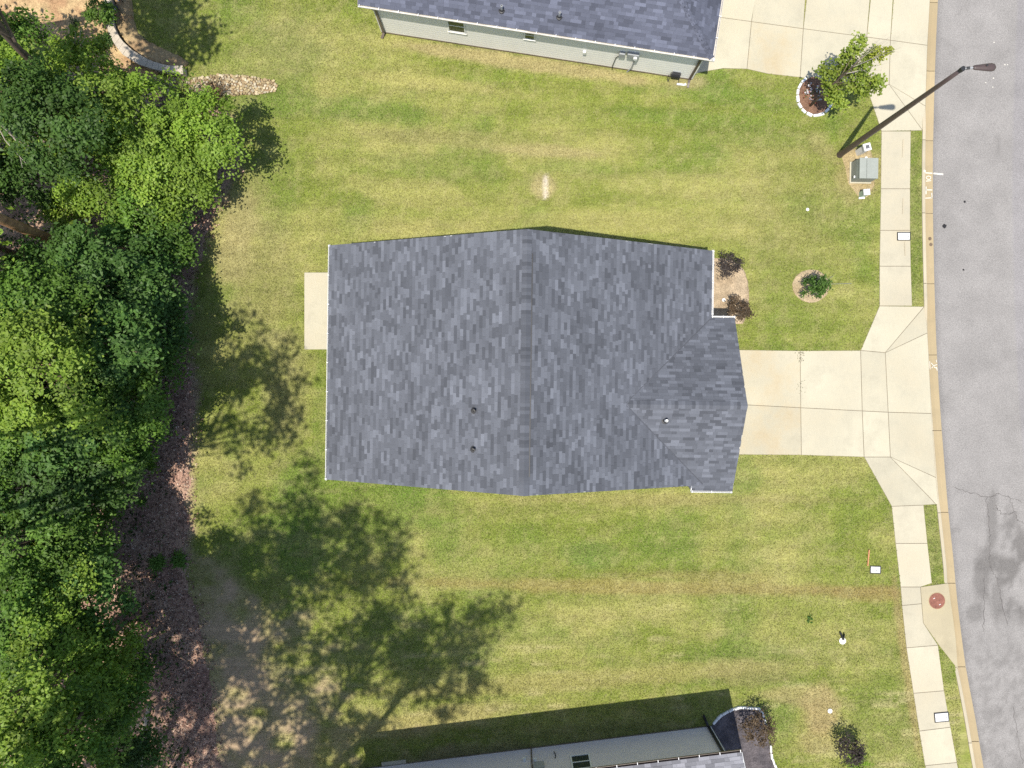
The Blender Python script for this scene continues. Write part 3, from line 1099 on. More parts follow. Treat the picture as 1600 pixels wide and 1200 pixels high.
def ridge_caps(a, b, width, drop, pal, parent, expo=0.143, seed=0):
    """bent cap shingles, one object each, from a to b"""
    rg = random.Random(seed)
    a, b = Vector(a), Vector(b)
    d = (b - a)
    L = d.length
    d.normalize()
    side = d.cross(Vector((0, 0, 1))).normalized()
    n = int(L / expo)
    for i in range(n):
        p0 = a + d * (i * expo)
        p1 = a + d * min(L, (i + 1) * expo + 0.04)
        w = width * rg.uniform(.92, 1.05)
        vs = []
        for p, t in ((p0, 0.03), (p1, 0.016)):
            for sx in (-1, 0, 1):
                vs.append(p + side * sx * w - Vector((0, 0, drop * w * abs(sx))) + Vector((0, 0, t)))
        for p in (p0,):
            for sx in (-1, 0, 1):
                vs.append(p + side * sx * w - Vector((0, 0, drop * w * abs(sx))) - Vector((0, 0, 0.005)))
        me = bpy.data.meshes.new('ridge_cap')
        me.from_pydata([tuple(v) for v in vs], [], [(0, 1, 4, 3), (1, 2, 5, 4), (6, 7, 1, 0), (7, 8, 2, 1)])
        me.update()
        if me.polygons[0].normal.z < 0: me.flip_normals()
        me.materials.append(M['shingle'])
        o = bpy.data.objects.new('ridge_cap', me)
        COL.objects.link(o)
        o.parent = parent
        k = rg.choice([0.72, 0.84, 0.9, 0.95, 1.0, 1.1, 1.22])
        set_col(o, (np.array(pal) * k)[None])


def gutter(a, b, out, m, parent, name='gutter', hang=1.15, w=0.12, hm=None):
    """open trough from a to b, opening upward; out = outward unit vector"""
    a, b, out = Vector(a), Vector(b), Vector(out)
    d = (b - a).normalized()
    prof = [(0.0, 0.0), (0.0, -0.10), (0.012, -0.115), (w - 0.02, -0.115), (w, -0.05), (w, 0.0), (w - 0.018, 0.004), (w - 0.018, -0.05), (w - 0.03, -0.10), (0.016, -0.10), (0.014, 0.0)]
    vs = [p + out * x + Vector((0, 0, z)) for p in (a, b) for x, z in prof]
    n = len(prof)
    fs = [(i, (i + 1) % n, n + (i + 1) % n, n + i) for i in range(n)]
    mb = MB().add(vs, fs)
    for p in (a, b):
        q = p + (d * -0.004 if p is a else d * 0.004)
        mb.bar(q + out * 0.004 - Vector((0, 0, 0.055)), q + out * (w - .004) - Vector((0, 0, 0.055)), 0.008, 0.112)
    o = mb.build(name, m, parent)
    L = (b - a).length
    k = max(2, int(L / hang))
    for i in range(k + 1):
        p = a + d * (0.05 + (L - 0.1) * i / k)
        MB().bar(p + Vector((0, 0, 0.006)) + out * -0.02, p + out * (w + 0.012) + Vector((0, 0, 0.008)), 0.028, 0.012).build('gutter_hanger', hm or M['white'], o)
    return o


def lap_wall(u0, u1, v, z0, z1, outv, m, parent, single=True, board=0.20, top=None):
    """lap siding boards along u on the plane v, facing outv (+1/-1)"""
    n = int(round((z1 - z0) / board))
    joined = MB()
    for i in range(n):
        a = z0 + (z1 - z0) * i / n
        b = z0 + (z1 - z0) * (i + 1) / n + 0.02
        b = min(b, z1)
        v0, v1 = v + outv * 0.016, v + outv * 0.006
        vs = [(u0, v0, a), (u1, v0, a), (u1, v1, b), (u0, v1, b), (u0, v - outv * 0.01, a), (u1, v - outv * 0.01, a), (u1, v - outv * 0.01, b), (u0, v - outv * 0.01, b)]
        fs = [(0, 1, 2, 3), (4, 5, 1, 0), (5, 6, 2, 1), (7, 4, 0, 3), (3, 2, 6, 7), (7, 6, 5, 4)]
        if outv > 0: fs = [f[::-1] for f in fs]
        if single: MB().add(vs, fs).build('siding_board', m, parent)
        else: joined.add(vs, fs)
    if not single: joined.build('siding', m, parent)


def pipe_vent(p, h, r, parent, tall_m=None):
    """plumbing vent: flashing plate, boot, pipe"""
    o = MB().lathe([(r * 2.6, -0.06), (r * 2.6, 0.012), (r * 1.7, 0.03), (r * 1.25, 0.10), (r * 1.1, 0.10)], 14).build('vent_boot', M['dark'], parent, loc=p)
    MB().lathe([(r, -0.05), (r, h), (r * .72, h), (r * .70, h - 0.10)], 14).build('vent_pipe', tall_m or M['white'], o)
    return o


PAL_MAIN = np.array([0.113, 0.120, 0.139])
PAL_TOP = np.array([0.102, 0.110, 0.145])
PAL_BOT = np.array([0.235, 0.232, 0.25])

# ---- the central house -------------------------------------------------
EZ, RZ = 2.75, 6.70
UL, UR, UC, VT, VB = -8.36, 8.36, 0.19, 5.105, -5.105
HM = House('house', (0.327, 0.829), R(-0.8), 'single storey house with blue grey shingle roof and front gable in the middle')
hw = HM.o
pl, pr = (RZ - EZ) / (UC - UL), (RZ - EZ) / (UR - UC)
# walls
def box_walls(name, u0, u1, v0, v1, z1, m, parent, t=0.15):
    mb = MB()
    mb.box((u0, v0, -0.1), (u1, v0 + t, z1)).box((u0, v1 - t, -0.1), (u1, v1, z1)).box((u0, v0 + t, -0.1), (u0 + t, v1 - t, z1)).box((u1 - t, v0 + t, -0.1), (u1, v1 - t, z1))
    return mb.build(name, m, parent)


box_walls('wall', UL + .35, UR - .35, VB + .3, VT - .3, EZ - 0.05, M['siding_white'], hw)
for v, s in ((VB + .3, -1), (VT - .3, 1)):
    lap_wall(UL + .35, UR - .35, v, 0.15, EZ - 0.1, s, M['siding_white'], hw, single=False)
    mb = MB()
    gz = lambda u: (EZ + (u - UL) * pl if u < UC else EZ + (UR - u) * pr) - 0.17
    poly = [(UL + .4, EZ - 0.06), (UR - .4, EZ - 0.06), (UR - .4, gz(UR - .4)), (UC, gz(UC)), (UL + .4, gz(UL + .4))]
    vs = [(u, v - s * 0.02, z) for u, z in poly] + [(u, v - s * 0.12, z) for u, z in poly]
    nn_ = len(poly)
    mb.add(vs, [tuple(range(nn_)), tuple(range(2 * nn_ - 1, nn_ - 1, -1))])
    mb.build('gable_wall', M['siding_white'], hw)
# wing
WU, WV, WH = 9.38, -1.60, 3.77
WP = 0.507
WZ = EZ + WH * WP
box_walls('wing_wall', UR - .6, WU - .35, WV - WH + .3, WV + WH - .3, EZ - 0.05, M['siding_white'], hw)
mb = MB()
poly = [(WV - WH + .35, EZ - .06), (WV + WH - .35, EZ - .06), (WV + WH - .35, EZ + .35 * WP - .17), (WV, WZ - .17), (WV - WH + .35, EZ + .35 * WP - .17)]
vs = [(WU - .37, v, z) for v, z in poly] + [(WU - .48, v, z) for v, z in poly]
mb.add(vs, [tuple(range(5)), tuple(range(9, 4, -1))])
mb.build('gable_wall', M['siding_white'], hw)
gd = MB().box((WU - .352, WV - 2.45, 0.04), (WU - .33, WV + 2.45, 2.2)).build('garage_door', M['white'], hw)
for i in range(4):
    for j in range(8):
        y0 = WV - 2.4 + j * 0.6
        MB().box((WU - .328, y0 + .06, 0.08 + i * .535), (WU - .318, y0 + .54, 0.08 + i * .535 + .42)).build('door_panel', M['white'], gd)
fd = MB().box((UR - .349, 2.65, 0.1), (UR - .31, 3.6, 2.15)).build('front_door', M['dark'], hw)
MB().tube([(UR - .30, 2.76, 1.0), (UR - .25, 2.76, 1.0)], 0.03, 8).build('handle', M['grey_plastic'], fd)
for (v0, v1) in ((3.85, 4.6),):
    wf = MB().box((UR - .349, v0, 0.9), (UR - .31, v1, 2.1)).build('window', M['white'], hw)
    MB().box((UR - .309, v0 + .07, 0.97), (UR - .302, v1 - .07, 2.03)).build('pane', M['glass'], wf)
for (v0, v1) in ((-3.6, -1.6), (1.4, 2.8)):
    wf = MB().box((UL + .31, v0, 0.25), (UL + .349, v1, 2.15)).build('window', M['white'], hw)
    MB().box((UL + .302, v0 + .08, 0.33), (UL + .309, v1 - .08, 2.07)).build('pane', M['glass'], wf)
# roof deck
roof = MB()
prof = [(UL, EZ), (UC, RZ), (UR, EZ), (UR, EZ - .14), (UC, RZ - .14), (UL, EZ - .14)]
vs = [(u, v, z) for v in (VB, VT) for u, z in prof]
roof.add(vs, [(0, 1, 7, 6), (1, 2, 8, 7), (2, 3, 9, 8), (3, 4, 10, 9), (4, 5, 11, 10), (5, 0, 6, 11), (0, 5, 4, 1), (1, 4, 3, 2), (6, 7, 10, 11), (7, 8, 9, 10)])
roof = roof.build('roof', M['deck'], hw)
wr = MB()
prof = [(WV - WH, EZ), (WV, WZ), (WV + WH, EZ), (WV + WH, EZ - .14), (WV, WZ - .14), (WV - WH, EZ - .14)]
ur_in = UR - (WZ - EZ) / pr - 0.05
vs = [(7.6, prof[0][0], prof[0][1]), (ur_in, prof[1][0], prof[1][1]), (7.75, prof[2][0], prof[2][1]), (7.75, prof[3][0], prof[3][1]), (ur_in, prof[4][0], prof[4][1]), (7.6, prof[5][0], prof[5][1])]
vs += [(WU, v, z) for v, z in prof]
wr.add(vs, [(0, 6, 7, 1), (1, 7, 8, 2), (2, 8, 9, 3), (3, 9, 10, 4), (4, 10, 11, 5), (5, 11, 6, 0), (0, 1, 4, 5), (1, 2, 3, 4), (6, 11, 10, 7), (7, 10, 9, 8)])
wing_roof = wr.build('wing_roof', M['deck'], hw)
def unit(x): return np.array(x, float) / np.linalg.norm(x)
Ll, Lr = math.hypot(UC - UL, RZ - EZ), math.hypot(UR - UC, RZ - EZ)
OV = 0.03
p1 = shingles((UL - OV, VB - OV, EZ - OV * pl), (0, 1, 0), unit((1, 0, pl)), unit((-pl, 0, 1)), Ll + .03, lambda s: 0, lambda s: VT - VB + 2 * OV, PAL_MAIN, 101)
# the covered part under the wing needs no shingles
def main_hi_cut(s):
    return 0
p2a = shingles((UR + OV, VB - OV, EZ - OV * pr), (0, 1, 0), unit((-1, 0, pr)), unit((pr, 0, 1)), Lr + .03,
               lambda s: 0.0, lambda s: VT - VB + 2 * OV, PAL_MAIN, 102)
# drop tabs that lie inside the wing's attic
cen = p2a[0][:, :4].mean(1)
wz = EZ + (WH - np.abs(cen[:, 1] - WV)) * WP
keep = ~((wz > cen[:, 2] + 0.14) & (cen[:, 0] > ur_in))
p2 = (p2a[0][keep], p2a[1][keep], p2a[2][keep])
Lw = WH * math.sqrt(1 + WP * WP)
cs = 1 / math.sqrt(1 + WP * WP)


def wing_lo(side):
    def f(s):
        z = EZ + s * cs * WP
        u = UR - (z - EZ) / pr          # where the main slope has this height
        v = WV + side * (WH - s * cs)
        if v < VB: return 7.58
        return u - 0.16
    return f


p3 = shingles((0, WV - WH - OV, EZ - OV * WP), (1, 0, 0), unit((0, 1, WP)), unit((0, -WP, 1)), Lw + .03, wing_lo(-1), lambda s: WU + OV, PAL_MAIN * 1.0, 103)
p4 = shingles((0, WV + WH + OV, EZ - OV * WP), (1, 0, 0), unit((0, -1, WP)), unit((0, WP, 1)), Lw + .03, wing_lo(1), lambda s: WU + OV, PAL_MAIN * 1.0, 104)
lay_shingles([p1, p2], roof, 200)
lay_shingles([p3, p4], wing_roof, 100)
ridge_caps((UC, VB - .03, RZ), (UC, VT + .03, RZ), 0.19, (pl + pr) / 2, PAL_MAIN * 0.88, roof, seed=5)
ridge_caps((WU + .03, WV, WZ), (ur_in + .1, WV, WZ), 0.16, WP, PAL_MAIN * 0.98, wing_roof, seed=6)
# ridge vent edge: thin near-black strip painted in as the shadow line
MB().bar((UC + .215, VB + .7, RZ - .215 * pr + .02), (UC + .215, VT - .9, RZ - .215 * pr + .02), 0.04, 0.03).build('ridge_vent_shadow', M['dark'], roof)
for s_ in (-1, 1):
    MB().bar((ur_in + .05, WV + s_ * .06, WZ + .0), (UR - .02 if s_ > 0 else 8.05, WV + s_ * (WH - .03 if s_ > 0 else 3.48), EZ + .035 if s_ > 0 else EZ + .175), .03, .024).build('valley_flashing', M['deck'], wing_roof)
# rakes, fascia, gutters
def rake(a, b, parent, m=None, w=0.03, h=0.15):
    MB().bar(a, b, w, h).build('rake_board', m or M['white'], parent)
for v, s in ((VB, -1), (VT, 1)):
    rake((UL, v + s * .008, EZ - .105), (UC, v + s * .008, RZ - .105), roof)
    rake((UC, v + s * .008, RZ - .105), (UR if s > 0 else 7.7, v + s * .008, EZ - .105 if s > 0 else EZ + (UR - 7.7) * pr - .105), roof)
for s in (-1, 1):
    rake((WU + .008, WV + s * WH, EZ - .105), (WU + .008, WV, WZ - .105), wing_roof)
gutter((UL - .005, VB - .05, EZ - .01), (UL - .005, VT + .05, EZ - .01), (-1, 0, 0), M['white'], roof, w=.085)
gutter((UR + .005, WV + WH + .14, EZ - .01), (UR + .005, VT + .05, EZ - .01), (1, 0, 0), M['white'], roof, hang=1.6, w=.10)
gutter((UR + .02, WV + WH + .005, EZ - .01), (WU + .05, WV + WH + .005, EZ - .01), (0, 1, 0), M['white'], wing_roof, hang=0.9, w=.10)
gutter((7.6, WV - WH - .005, EZ - .01), (WU + .02, WV - WH - .005, EZ - .01), (0, -1, 0), M['white'], wing_roof, hang=0.9, w=.10)
MB().bar((7.59, WV - WH, EZ - .06), (7.59, VB, EZ + .04), .03, .16).build('rake_board', M['white'], wing_roof)
for (u, v, du, dv) in ((UL + .30, VT - .34, -1, 0), (UL + .30, VB + .34, -1, 0), (UR - .30, VT - .34, 1, 0)):
    MB().tube([(UL - .05 if du < 0 else UR + .05, v, EZ - .12), (u, v, EZ - .42), (u, v, 0.15), (u + du * .3, v, 0.06)], 0.045, 6).build('downspout', M['white'], hw)
# plumbing vents
for (x, y) in ((741, 641.5), (740, 702)):
    u = HM.on_roof(x, y, 6.0)
    z = EZ + (u.x - UL) * pl
    u = HM.on_roof(x, y, z)
    pipe_vent((u.x, u.y, EZ + (u.x - UL) * pl), 0.30, 0.055, roof, M['dark'])
u = HM.on_roof(1040, 657, 4.4)
pipe_vent((u.x, u.y, EZ + (WH - abs(u.y - WV)) * WP), 0.34, 0.06, wing_roof)
# front stoop
st = [(7.95, 2.15), (9.1, 2.15), (8.95, 2.6), (8.75, 3.0), (8.6, 3.45), (7.95, 3.7)]
MB().prism(st, -0.1, 0.1, 0.012).build('front_stoop', M['concrete'], hw)

# ---- top neighbour -----------------------------------------------------
TA, TB = P(597, 50.5), P(1079.5, 124.5)
TR = math.atan2(TB.y - TA.y, TB.x - TA.x)
TL = (TB - TA).length
HT = House('neighbour_house', (TA.x, TA.y), TR, 'cream sided house with violet blue roof cut off by the top edge')
ht = HT.o
TZ, TD, TOV = 2.95, 10.0, 0.24
TP = 0.5
MB().box((0.01, 0.01, -0.1), (TL - .01, TD, TZ - .03)).build('wall', M['siding'], ht)
lap_wall(0.0, TL, 0.0, 0.12, TZ - .05, -1, M['siding'], ht, board=0.2)
mb = MB(); mb.box((TL, 0.0, 0.1), (TL + .022, TD, TZ - .05)); mb.build('wall_panel', M['siding'], ht)
MB().box((-.015, -.03, -.1), (TL + .01, -.003, 0.12)).build('foundation', M['joint'], ht)
for u in (-.02, TL - .03):
    MB().box((u, -.035, .12), (u + .07, .03, TZ - .05)).build('corner_board', M['siding'], ht)
u0, u1, v0, v1 = -TOV - .25, TL + TOV, -TOV, TD + TOV
hv = (v1 - v0) / 2
zr = TZ + hv * TP
rf = MB()
vs = [(u0, v0, TZ), (u1, v0, TZ), (u1, v1, TZ), (u0, v1, TZ), (u0, v0 + hv, zr), (u1 - hv, v0 + hv, zr)]
vs += [(x, y, z - .14) for x, y, z in vs]
rf.add(vs, [(0, 1, 5, 4), (1, 2, 5), (2, 3, 4, 5), (6, 10, 11, 7), (7, 11, 8), (8, 11, 10, 9), (0, 6, 7, 1), (1, 7, 8, 2), (2, 8, 9, 3), (0, 4, 10, 6), (4, 3, 9, 10)])
troof = rf.build('roof', M['deck'], ht)
MB().box((u0 + .05, v0 + .02, TZ - .16), (u1 - .05, 0.0, TZ - .143)).build('soffit', M['siding'], ht)
Ls = hv * math.sqrt(1 + TP * TP)
ct = 1 / math.sqrt(1 + TP * TP)
q1 = shingles((0, v0 - OV, TZ - OV * TP), (1, 0, 0), unit((0, 1, TP)), unit((0, -TP, 1)), Ls, lambda s: u0 - .02, lambda s: u1 + OV - s * ct + .03, PAL_TOP, 201)
q2 = shingles((u1 + OV, 0, TZ - OV * TP), (0, 1, 0), unit((-1, 0, TP)), unit((TP, 0, 1)), Ls, lambda s: v0 - OV + s * ct - .03, lambda s: v1 + OV - s * ct, PAL_TOP, 202)
q3 = shingles((0, v1 + OV, TZ - OV * TP), (1, 0, 0), unit((0, -1, TP)), unit((0, TP, 1)), Ls, lambda s: u0 - .02, lambda s: u1 + OV - s * ct + .03, PAL_TOP, 203)
lay_shingles([q1, q2, q3], troof, 0)
ridge_caps((u1, v0, TZ), (u1 - hv, v0 + hv, zr), 0.13, 0.36, PAL_TOP, troof, seed=9)
ridge_caps((u0, v0 + hv, zr), (u1 - hv, v0 + hv, zr), 0.16, TP, PAL_TOP, troof, seed=10)
gutter((u0, v0 - .005, TZ - .01), (u1 + .13, v0 - .005, TZ - .01), (0, -1, 0), M['tan_gutter'], troof, hang=.85)
gutter((u1 + .005, v0 - .1, TZ - .01), (u1 + .005, v1, TZ - .01), (1, 0, 0), M['tan_gutter'], troof, hang=.9)
rake((u0 - .02, v0, TZ - .075), (u0 - .02, v0 + hv, zr - .075), troof, M['brown_gutter'])


def downspout(parent, u, v, ztop, vtop, outv, m, foot):
    pts = [(u, vtop, ztop - .12), (u, vtop, ztop - .2), (u, v, ztop - .45), (u, v, 0.28), (u, v, .2), (u + foot[0] * .4, v + foot[1] * .4, .12), (u + foot[0], v + foot[1], .07)]
    mb = MB()
    for a, b in zip(pts[:-1], pts[1:]):
        if (Vector(a) - Vector(b)).length > .01:
            mb.bar(a, b, .10, .075, up=(0.02, 1, .01))
    return mb.build('downspout', m, parent)


downspout(ht, .12, -.075, TZ, v0 - .06, -1, M['brown_gutter'], (-.08, -.25))
downspout(ht, TL - .1, -.075, TZ, v0 - .06, -1, M['bronze'], (0, -.35))
for (xa, ya, xb, yb) in ((701, 28, 728, 51), (818.5, 45, 836, 62)):
    ua, za = HT.on_wall(xa, yb - 1, -.03)
    ub, zb = HT.on_wall(xb, yb, -.03)
    z0w, z1w = (za + zb) / 2, 2.45
    wf = MB()
    wf.box((ua, -.055, z0w), (ub, -.02, z0w + .07)).box((ua, -.055, z1w - .07), (ub, -.02, z1w)).box((ua, -.055, z0w + .07), (ua + .06, -.02, z1w - .07)).box((ub - .06, -.055, z0w + .07), (ub, -.02, z1w - .07))
    wf = wf.build('window', M['white'], ht)
    zm = (z0w + z1w) / 2
    MB().box((ua + .061, -.05, zm - .025), (ub - .061, -.028, zm + .025)).build('sash_rail', M['white'], wf)
    MB().box((ua + .061, -.036, z0w + .071), (ub - .061, -.03, zm - .026)).build('pane', M['glass'], wf)
    MB().box((ua + .061, -.042, zm + .026), (ub - .061, -.036, z1w - .071)).build('pane', M['glass'], wf)
    MB().box((ua - .03, -.075, z0w - .04), (ub + .03, -.02, z0w - .002)).build('sill', M['siding'], wf)
# meters, conduit, dryer vent
ua, za = HT.on_wall(972, 84, -.05)
mbx = MB().box((ua - .13, -.16, za - .14), (ua + .13, -.025, za + .16)).build('meter_box', M['grey_plastic'], ht)
MB().tube([(ua - .08, -.07, za - .15), (ua - .22, -.08, za - .4), (ua - .26, -.08, .3), (ua - .2, -.1, 0.0)], .018, 6).build('cable', M['black_plastic'], mbx)
ua, za = HT.on_wall(989, 86, -.05)
mbx = MB().box((ua - .26, -.17, za - .12), (ua + .26, -.025, za + .22)).build('electric_panel', M['grey_plastic'], ht)
MB().tube([(ua + .12, -.17, za + .03), (ua + .12, -.26, za + .03)], .09, 12).build('meter_glass', M['white'], mbx)
MB().tube([(ua + .14, -.09, za - .12), (ua + .14, -.09, 0.5), (ua, -.1, 0.0)], .03, 7).build('conduit', M['grey_plastic'], mbx)
ua, za = HT.on_wall(913, 81.5, -.05)
MB().box((ua - .07, -.12, za - .08), (ua + .07, -.025, za + .1)).build('dryer_vent', M['white'], ht)
for (x, y) in ((784, 16), (874, 26)):
    zz = 3.3
    for _ in range(6):
        q = HT.on_roof(x, y, zz)
        zz = TZ + (q.y - v0) * TP
    pipe_vent((q.x, q.y, zz), 0.38, 0.055, troof, M['grey_plastic'])

# ---- bottom neighbour --------------------------------------------------
BA, BB = P(1107, 1134.5), P(560, 1201.8)
BR = math.atan2(BA.y - BB.y, BA.x - BB.x)
BL = (BA - BB).length
HB = House('neighbour_house', (BB.x, BB.y), BR, 'grey sided house at the bottom edge with a white framed window')
hb = HB.o
BZ, BD = 4.0, 10.0
MB().box((0.01, -BD, -0.1), (BL - .01, -.01, BZ - .03)).build('wall', M['siding_grey'], hb)
lap_wall(0.0, BL, 0.0, 0.1, BZ - .05, 1, M['siding_grey'], hb, board=0.2)
MB().box((-.01, .003, -.1), (BL + .01, .03, 0.1)).build('foundation', M['joint'], hb)
MB().box((BL - .05, -.02, .1), (BL + .02, .035, BZ - .05)).build('corner_board', M['siding_grey'], hb)
# roof: north eave put where the photograph shows its line
e0 = HB.on_roof(1158.6, 1176.3, BZ)
e1 = HB.on_roof(966, 1200.5, BZ)
ev = (e0.y + e1.y) / 2
bu1, bu0 = e0.x, -.4
bh = (ev + BD + .4) / 2
bzr = BZ + bh * .42
br = MB()
vs = [(bu0, ev, BZ), (bu1, ev, BZ), (bu1, ev - 2 * bh, BZ), (bu0, ev - 2 * bh, BZ), (bu0, ev - bh, bzr), (bu1, ev - bh, bzr)]
vs += [(x, y, z - .14) for x, y, z in vs]
br.add(vs, [(0, 4, 5, 1), (4, 3, 2, 5), (6, 7, 11, 10), (10, 11, 8, 9), (0, 1, 7, 6), (2, 3, 9, 8), (1, 5, 11, 7), (5, 2, 8, 11), (0, 6, 10, 4), (4, 10, 9, 3)])
broof = br.build('roof', M['deck'], hb)
Lb = bh * math.sqrt(1 + .42 ** 2)
b1 = shingles((0, ev + OV, BZ - OV * .42), (1, 0, 0), unit((0, -1, .42)), unit((0, .42, 1)), Lb, lambda s: bu0 - .02, lambda s: bu1 + .02, PAL_BOT, 301)
b2 = shingles((0, ev - 2 * bh - OV, BZ - OV * .42), (1, 0, 0), unit((0, 1, .42)), unit((0, -.42, 1)), Lb, lambda s: bu0 - .02, lambda s: bu1 + .02, PAL_BOT, 302)
lay_shingles([b1, b2], broof, 0)
ridge_caps((bu0, ev - bh, bzr), (bu1, ev - bh, bzr), 0.16, .42, PAL_BOT, broof, seed=12)
gutter((bu0, ev + .005, BZ - .01), (bu1 + .02, ev + .005, BZ - .01), (0, 1, 0), M['brown_gutter'], broof, hang=.85)
rake((bu1 + .02, ev, BZ - .075), (bu1 + .02, ev - bh, bzr - .075), broof, M['white'])
rake((bu1 + .02, ev - 2 * bh, BZ - .075), (bu1 + .02, ev - bh, bzr - .075), broof, M['white'])
MB().box((bu0 + .05, .04, BZ - .16), (bu1 - .05, ev - .02, BZ - .143)).build('soffit', M['siding_grey'], hb)
downspout(hb, BL - .06, .085, BZ, ev + .06, 1, M['black_plastic'], (-.12, .5))
MB().bar((BL + .06, .06, .2), (BL + .06, .06, BZ - .5), .03, .03).build('white_trim', M['white'], hb)
ua, za = HB.on_wall(890.5, 1181.5, .03)
ub, zb = HB.on_wall(921, 1177.5, .03)
z0w = (za + zb) / 2
z1w = z0w + 1.25
wf = MB()
wf.box((ua, .02, z0w), (ub, .06, z0w + .07)).box((ua, .02, z1w - .07), (ub, .06, z1w)).box((ua, .02, z0w + .07), (ua + .07, .06, z1w - .07)).box((ub - .07, .02, z0w + .07), (ub, .06, z1w - .07))
wf = wf.build('window', M['white'], hb)
zm = (z0w + z1w) / 2
MB().box((ua + .071, .028, zm - .03), (ub - .071, .055, zm + .03)).build('sash_rail', M['white'], wf)
MB().box((ua + .071, .03, z0w + .071), (ub - .071, .036, zm - .031)).build('pane', M['glass'], wf)
MB().box((ua + .071, .036, zm + .031), (ub - .071, .042, z1w - .071)).build('pane', M['glass'], wf)
for (x, y) in ((819.7, 1187), (836, 1188)):
    u, z = HB.on_wall(x, y, .05)
    MB().tube([(u, .02, z), (u, .14, z)], .085, 12).build('round_vent', M['white'], hb)
u, z = HB.on_wall(842, 1195, .05)
MB().box((u - .24, .026, z - .1), (u + .24, .16, z + .5)).build('electric_panel', M['grey_plastic'], hb)
u, z = HB.on_wall(830, 1170, .05)
MB().tube([(u, .06, 0), (u, .06, 3.0)], .03, 7).build('conduit', M['brown_gutter'], hb)
u, z = HB.on_wall(867, 1179, .05)
MB().tube([(u, .05, z + .3), (u + .03, .05, z), (u - .03, .07, z - .25)], .02, 6).build('hose_bib', M['black_plastic'], hb)
tag(MB().prism(ccw(world_poly([(596, 1191), (634, 1186.5), (635, 1192), (597, 1196.5)])), -.05, .07, .01).build('equipment_pad', M['concrete']), 'pale concrete pad at the rear corner of the bottom house', 'pad')
# ------------------------------------------------------------------ street lamp
lb = P(1312, 242)
lamp = empty('street_lamp', lb, label='tall brown street lamp leaning out of the lawn over the road', cat='street lamp')
LH = 9.55
pole = MB().lathe([(0.16, -0.2), (0.16, 0.02), (0.145, 0.06), (0.135, 0.5), (0.118, 4), (0.085, 8), (0.068, LH)], 18).build('pole', M['bronze'], lamp, smooth=True)
MB().box((-.085, -.05, .55), (.0, .05, .8)).build('hand_hole_cover', M['bronze'], pole)
hd = P(1545, 106, LH + .05) - lb
ad = Vector((hd.x, hd.y, 0)).normalized()
MB().tube([(0, 0, LH - .12), (0, 0, LH + .05)], .085, 14).build('pole_cap', M['dark'], lamp)
arm = MB().tube([(0, 0, LH - .02), tuple(ad * .16 + Vector((0, 0, LH + .07))), tuple(ad * .42 + Vector((0, 0, LH + .09)))], .034, 10).build('arm', M['grey_plastic'], lamp)
MB().tube([tuple(ad * .10 + Vector((0, 0, LH + .05))), tuple(ad * .2 + Vector((0, 0, LH + .075)))], .05, 10).build('arm_clamp', M['dark'], arm)
# cobra head: loft of rounded sections
side = Vector((-ad.y, ad.x, 0))
hv_, hf_ = [], []
secs = [(.30, .055, .05), (.36, .085, .06), (.55, .105, .075), (.75, .13, .085), (.92, .145, .085), (1.03, .12, .07), (1.08, .05, .03)]
NS = 14
for (d, w_, h_) in secs:
    for k in range(NS):
        a = 2 * math.pi * k / NS
        cs_, sn_ = math.cos(a), math.sin(a)
        hv_.append(tuple(ad * d + side * (w_ * math.copysign(abs(cs_) ** .8, cs_)) + Vector((0, 0, LH + .09 + h_ * (sn_ if sn_ > 0 else sn_ * .45)))))
for i in range(len(secs) - 1):
    for k in range(NS):
        l = (k + 1) % NS
        hf_.append((i * NS + k, i * NS + l, (i + 1) * NS + l, (i + 1) * NS + k))
hf_ += [tuple(range(NS - 1, -1, -1)), tuple(range((len(secs) - 1) * NS, len(secs) * NS))]
head = MB().add(hv_, hf_).build('lamp_head', M['bronze'], lamp, smooth=True)
pc = ad * .72 + side * .03 + Vector((0, 0, LH + .165))
MB().lathe([(.035, 0), (.035, .05), (.02, .06)], 10, pc).build('photocell', M['dark'], head)
lens = ad * .8 + Vector((0, 0, LH + .045))
MB().lathe([(.09, 0), (.085, -.02), (.05, -.04)], 12, lens).build('lens', M['white'], head)

# ------------------------------------------------------------------ utility boxes
c = P(1344, 270)
tr = empty('transformer_box', c, R(-1), label='large grey green metal transformer box on bare soil', cat='utility box')
MB().box((-.52, -.52, -.05), (.50, .50, .06)).build('pad', M['concrete'], tr)
x0, x1, y0, y1, h = -.46, .46, -.46, .46, .78
bodyv = [(x0, y0, .06), (x1, y0, .06), (x1, y1, .06), (x0, y1, .06), (x0 + .05, y0, .5), (x1, y0, .5), (x1, y1, .5), (x0 + .05, y1, .5),
         (x0 + .10, y0 + .012, h - .04), (x1 - .012, y0 + .012, h - .04), (x1 - .012, y1 - .012, h - .04), (x0 + .10, y1 - .012, h - .04)]
fs = [(3, 2, 1, 0), (0, 1, 5, 4), (1, 2, 6, 5), (2, 3, 7, 6), (3, 0, 4, 7), (4, 5, 9, 8), (5, 6, 10, 9), (6, 7, 11, 10), (7, 4, 8, 11), (8, 9, 10, 11)]
bd = MB().add(bodyv, fs).build('body', M['trans_side'], tr)
for a, b in ((x0 + .07, -.06), (-.052, x1 + .02)):
    MB().prism([(a, y0 - .02), (b, y0 - .02), (b, y1 + .02), (a, y1 + .02)], h - .045, h, .012).build('lid', M['trans_green'], tr)
MB().box((x0 - .02, y0 + .1, .32), (x0 + .03, y0 + .2, .42)).build('latch', M['white'], bd)
MB().box((-.15, y1, h - .01), (-.05, y1 + .06, h + .02)).build('warning_tag', M['white'], bd)

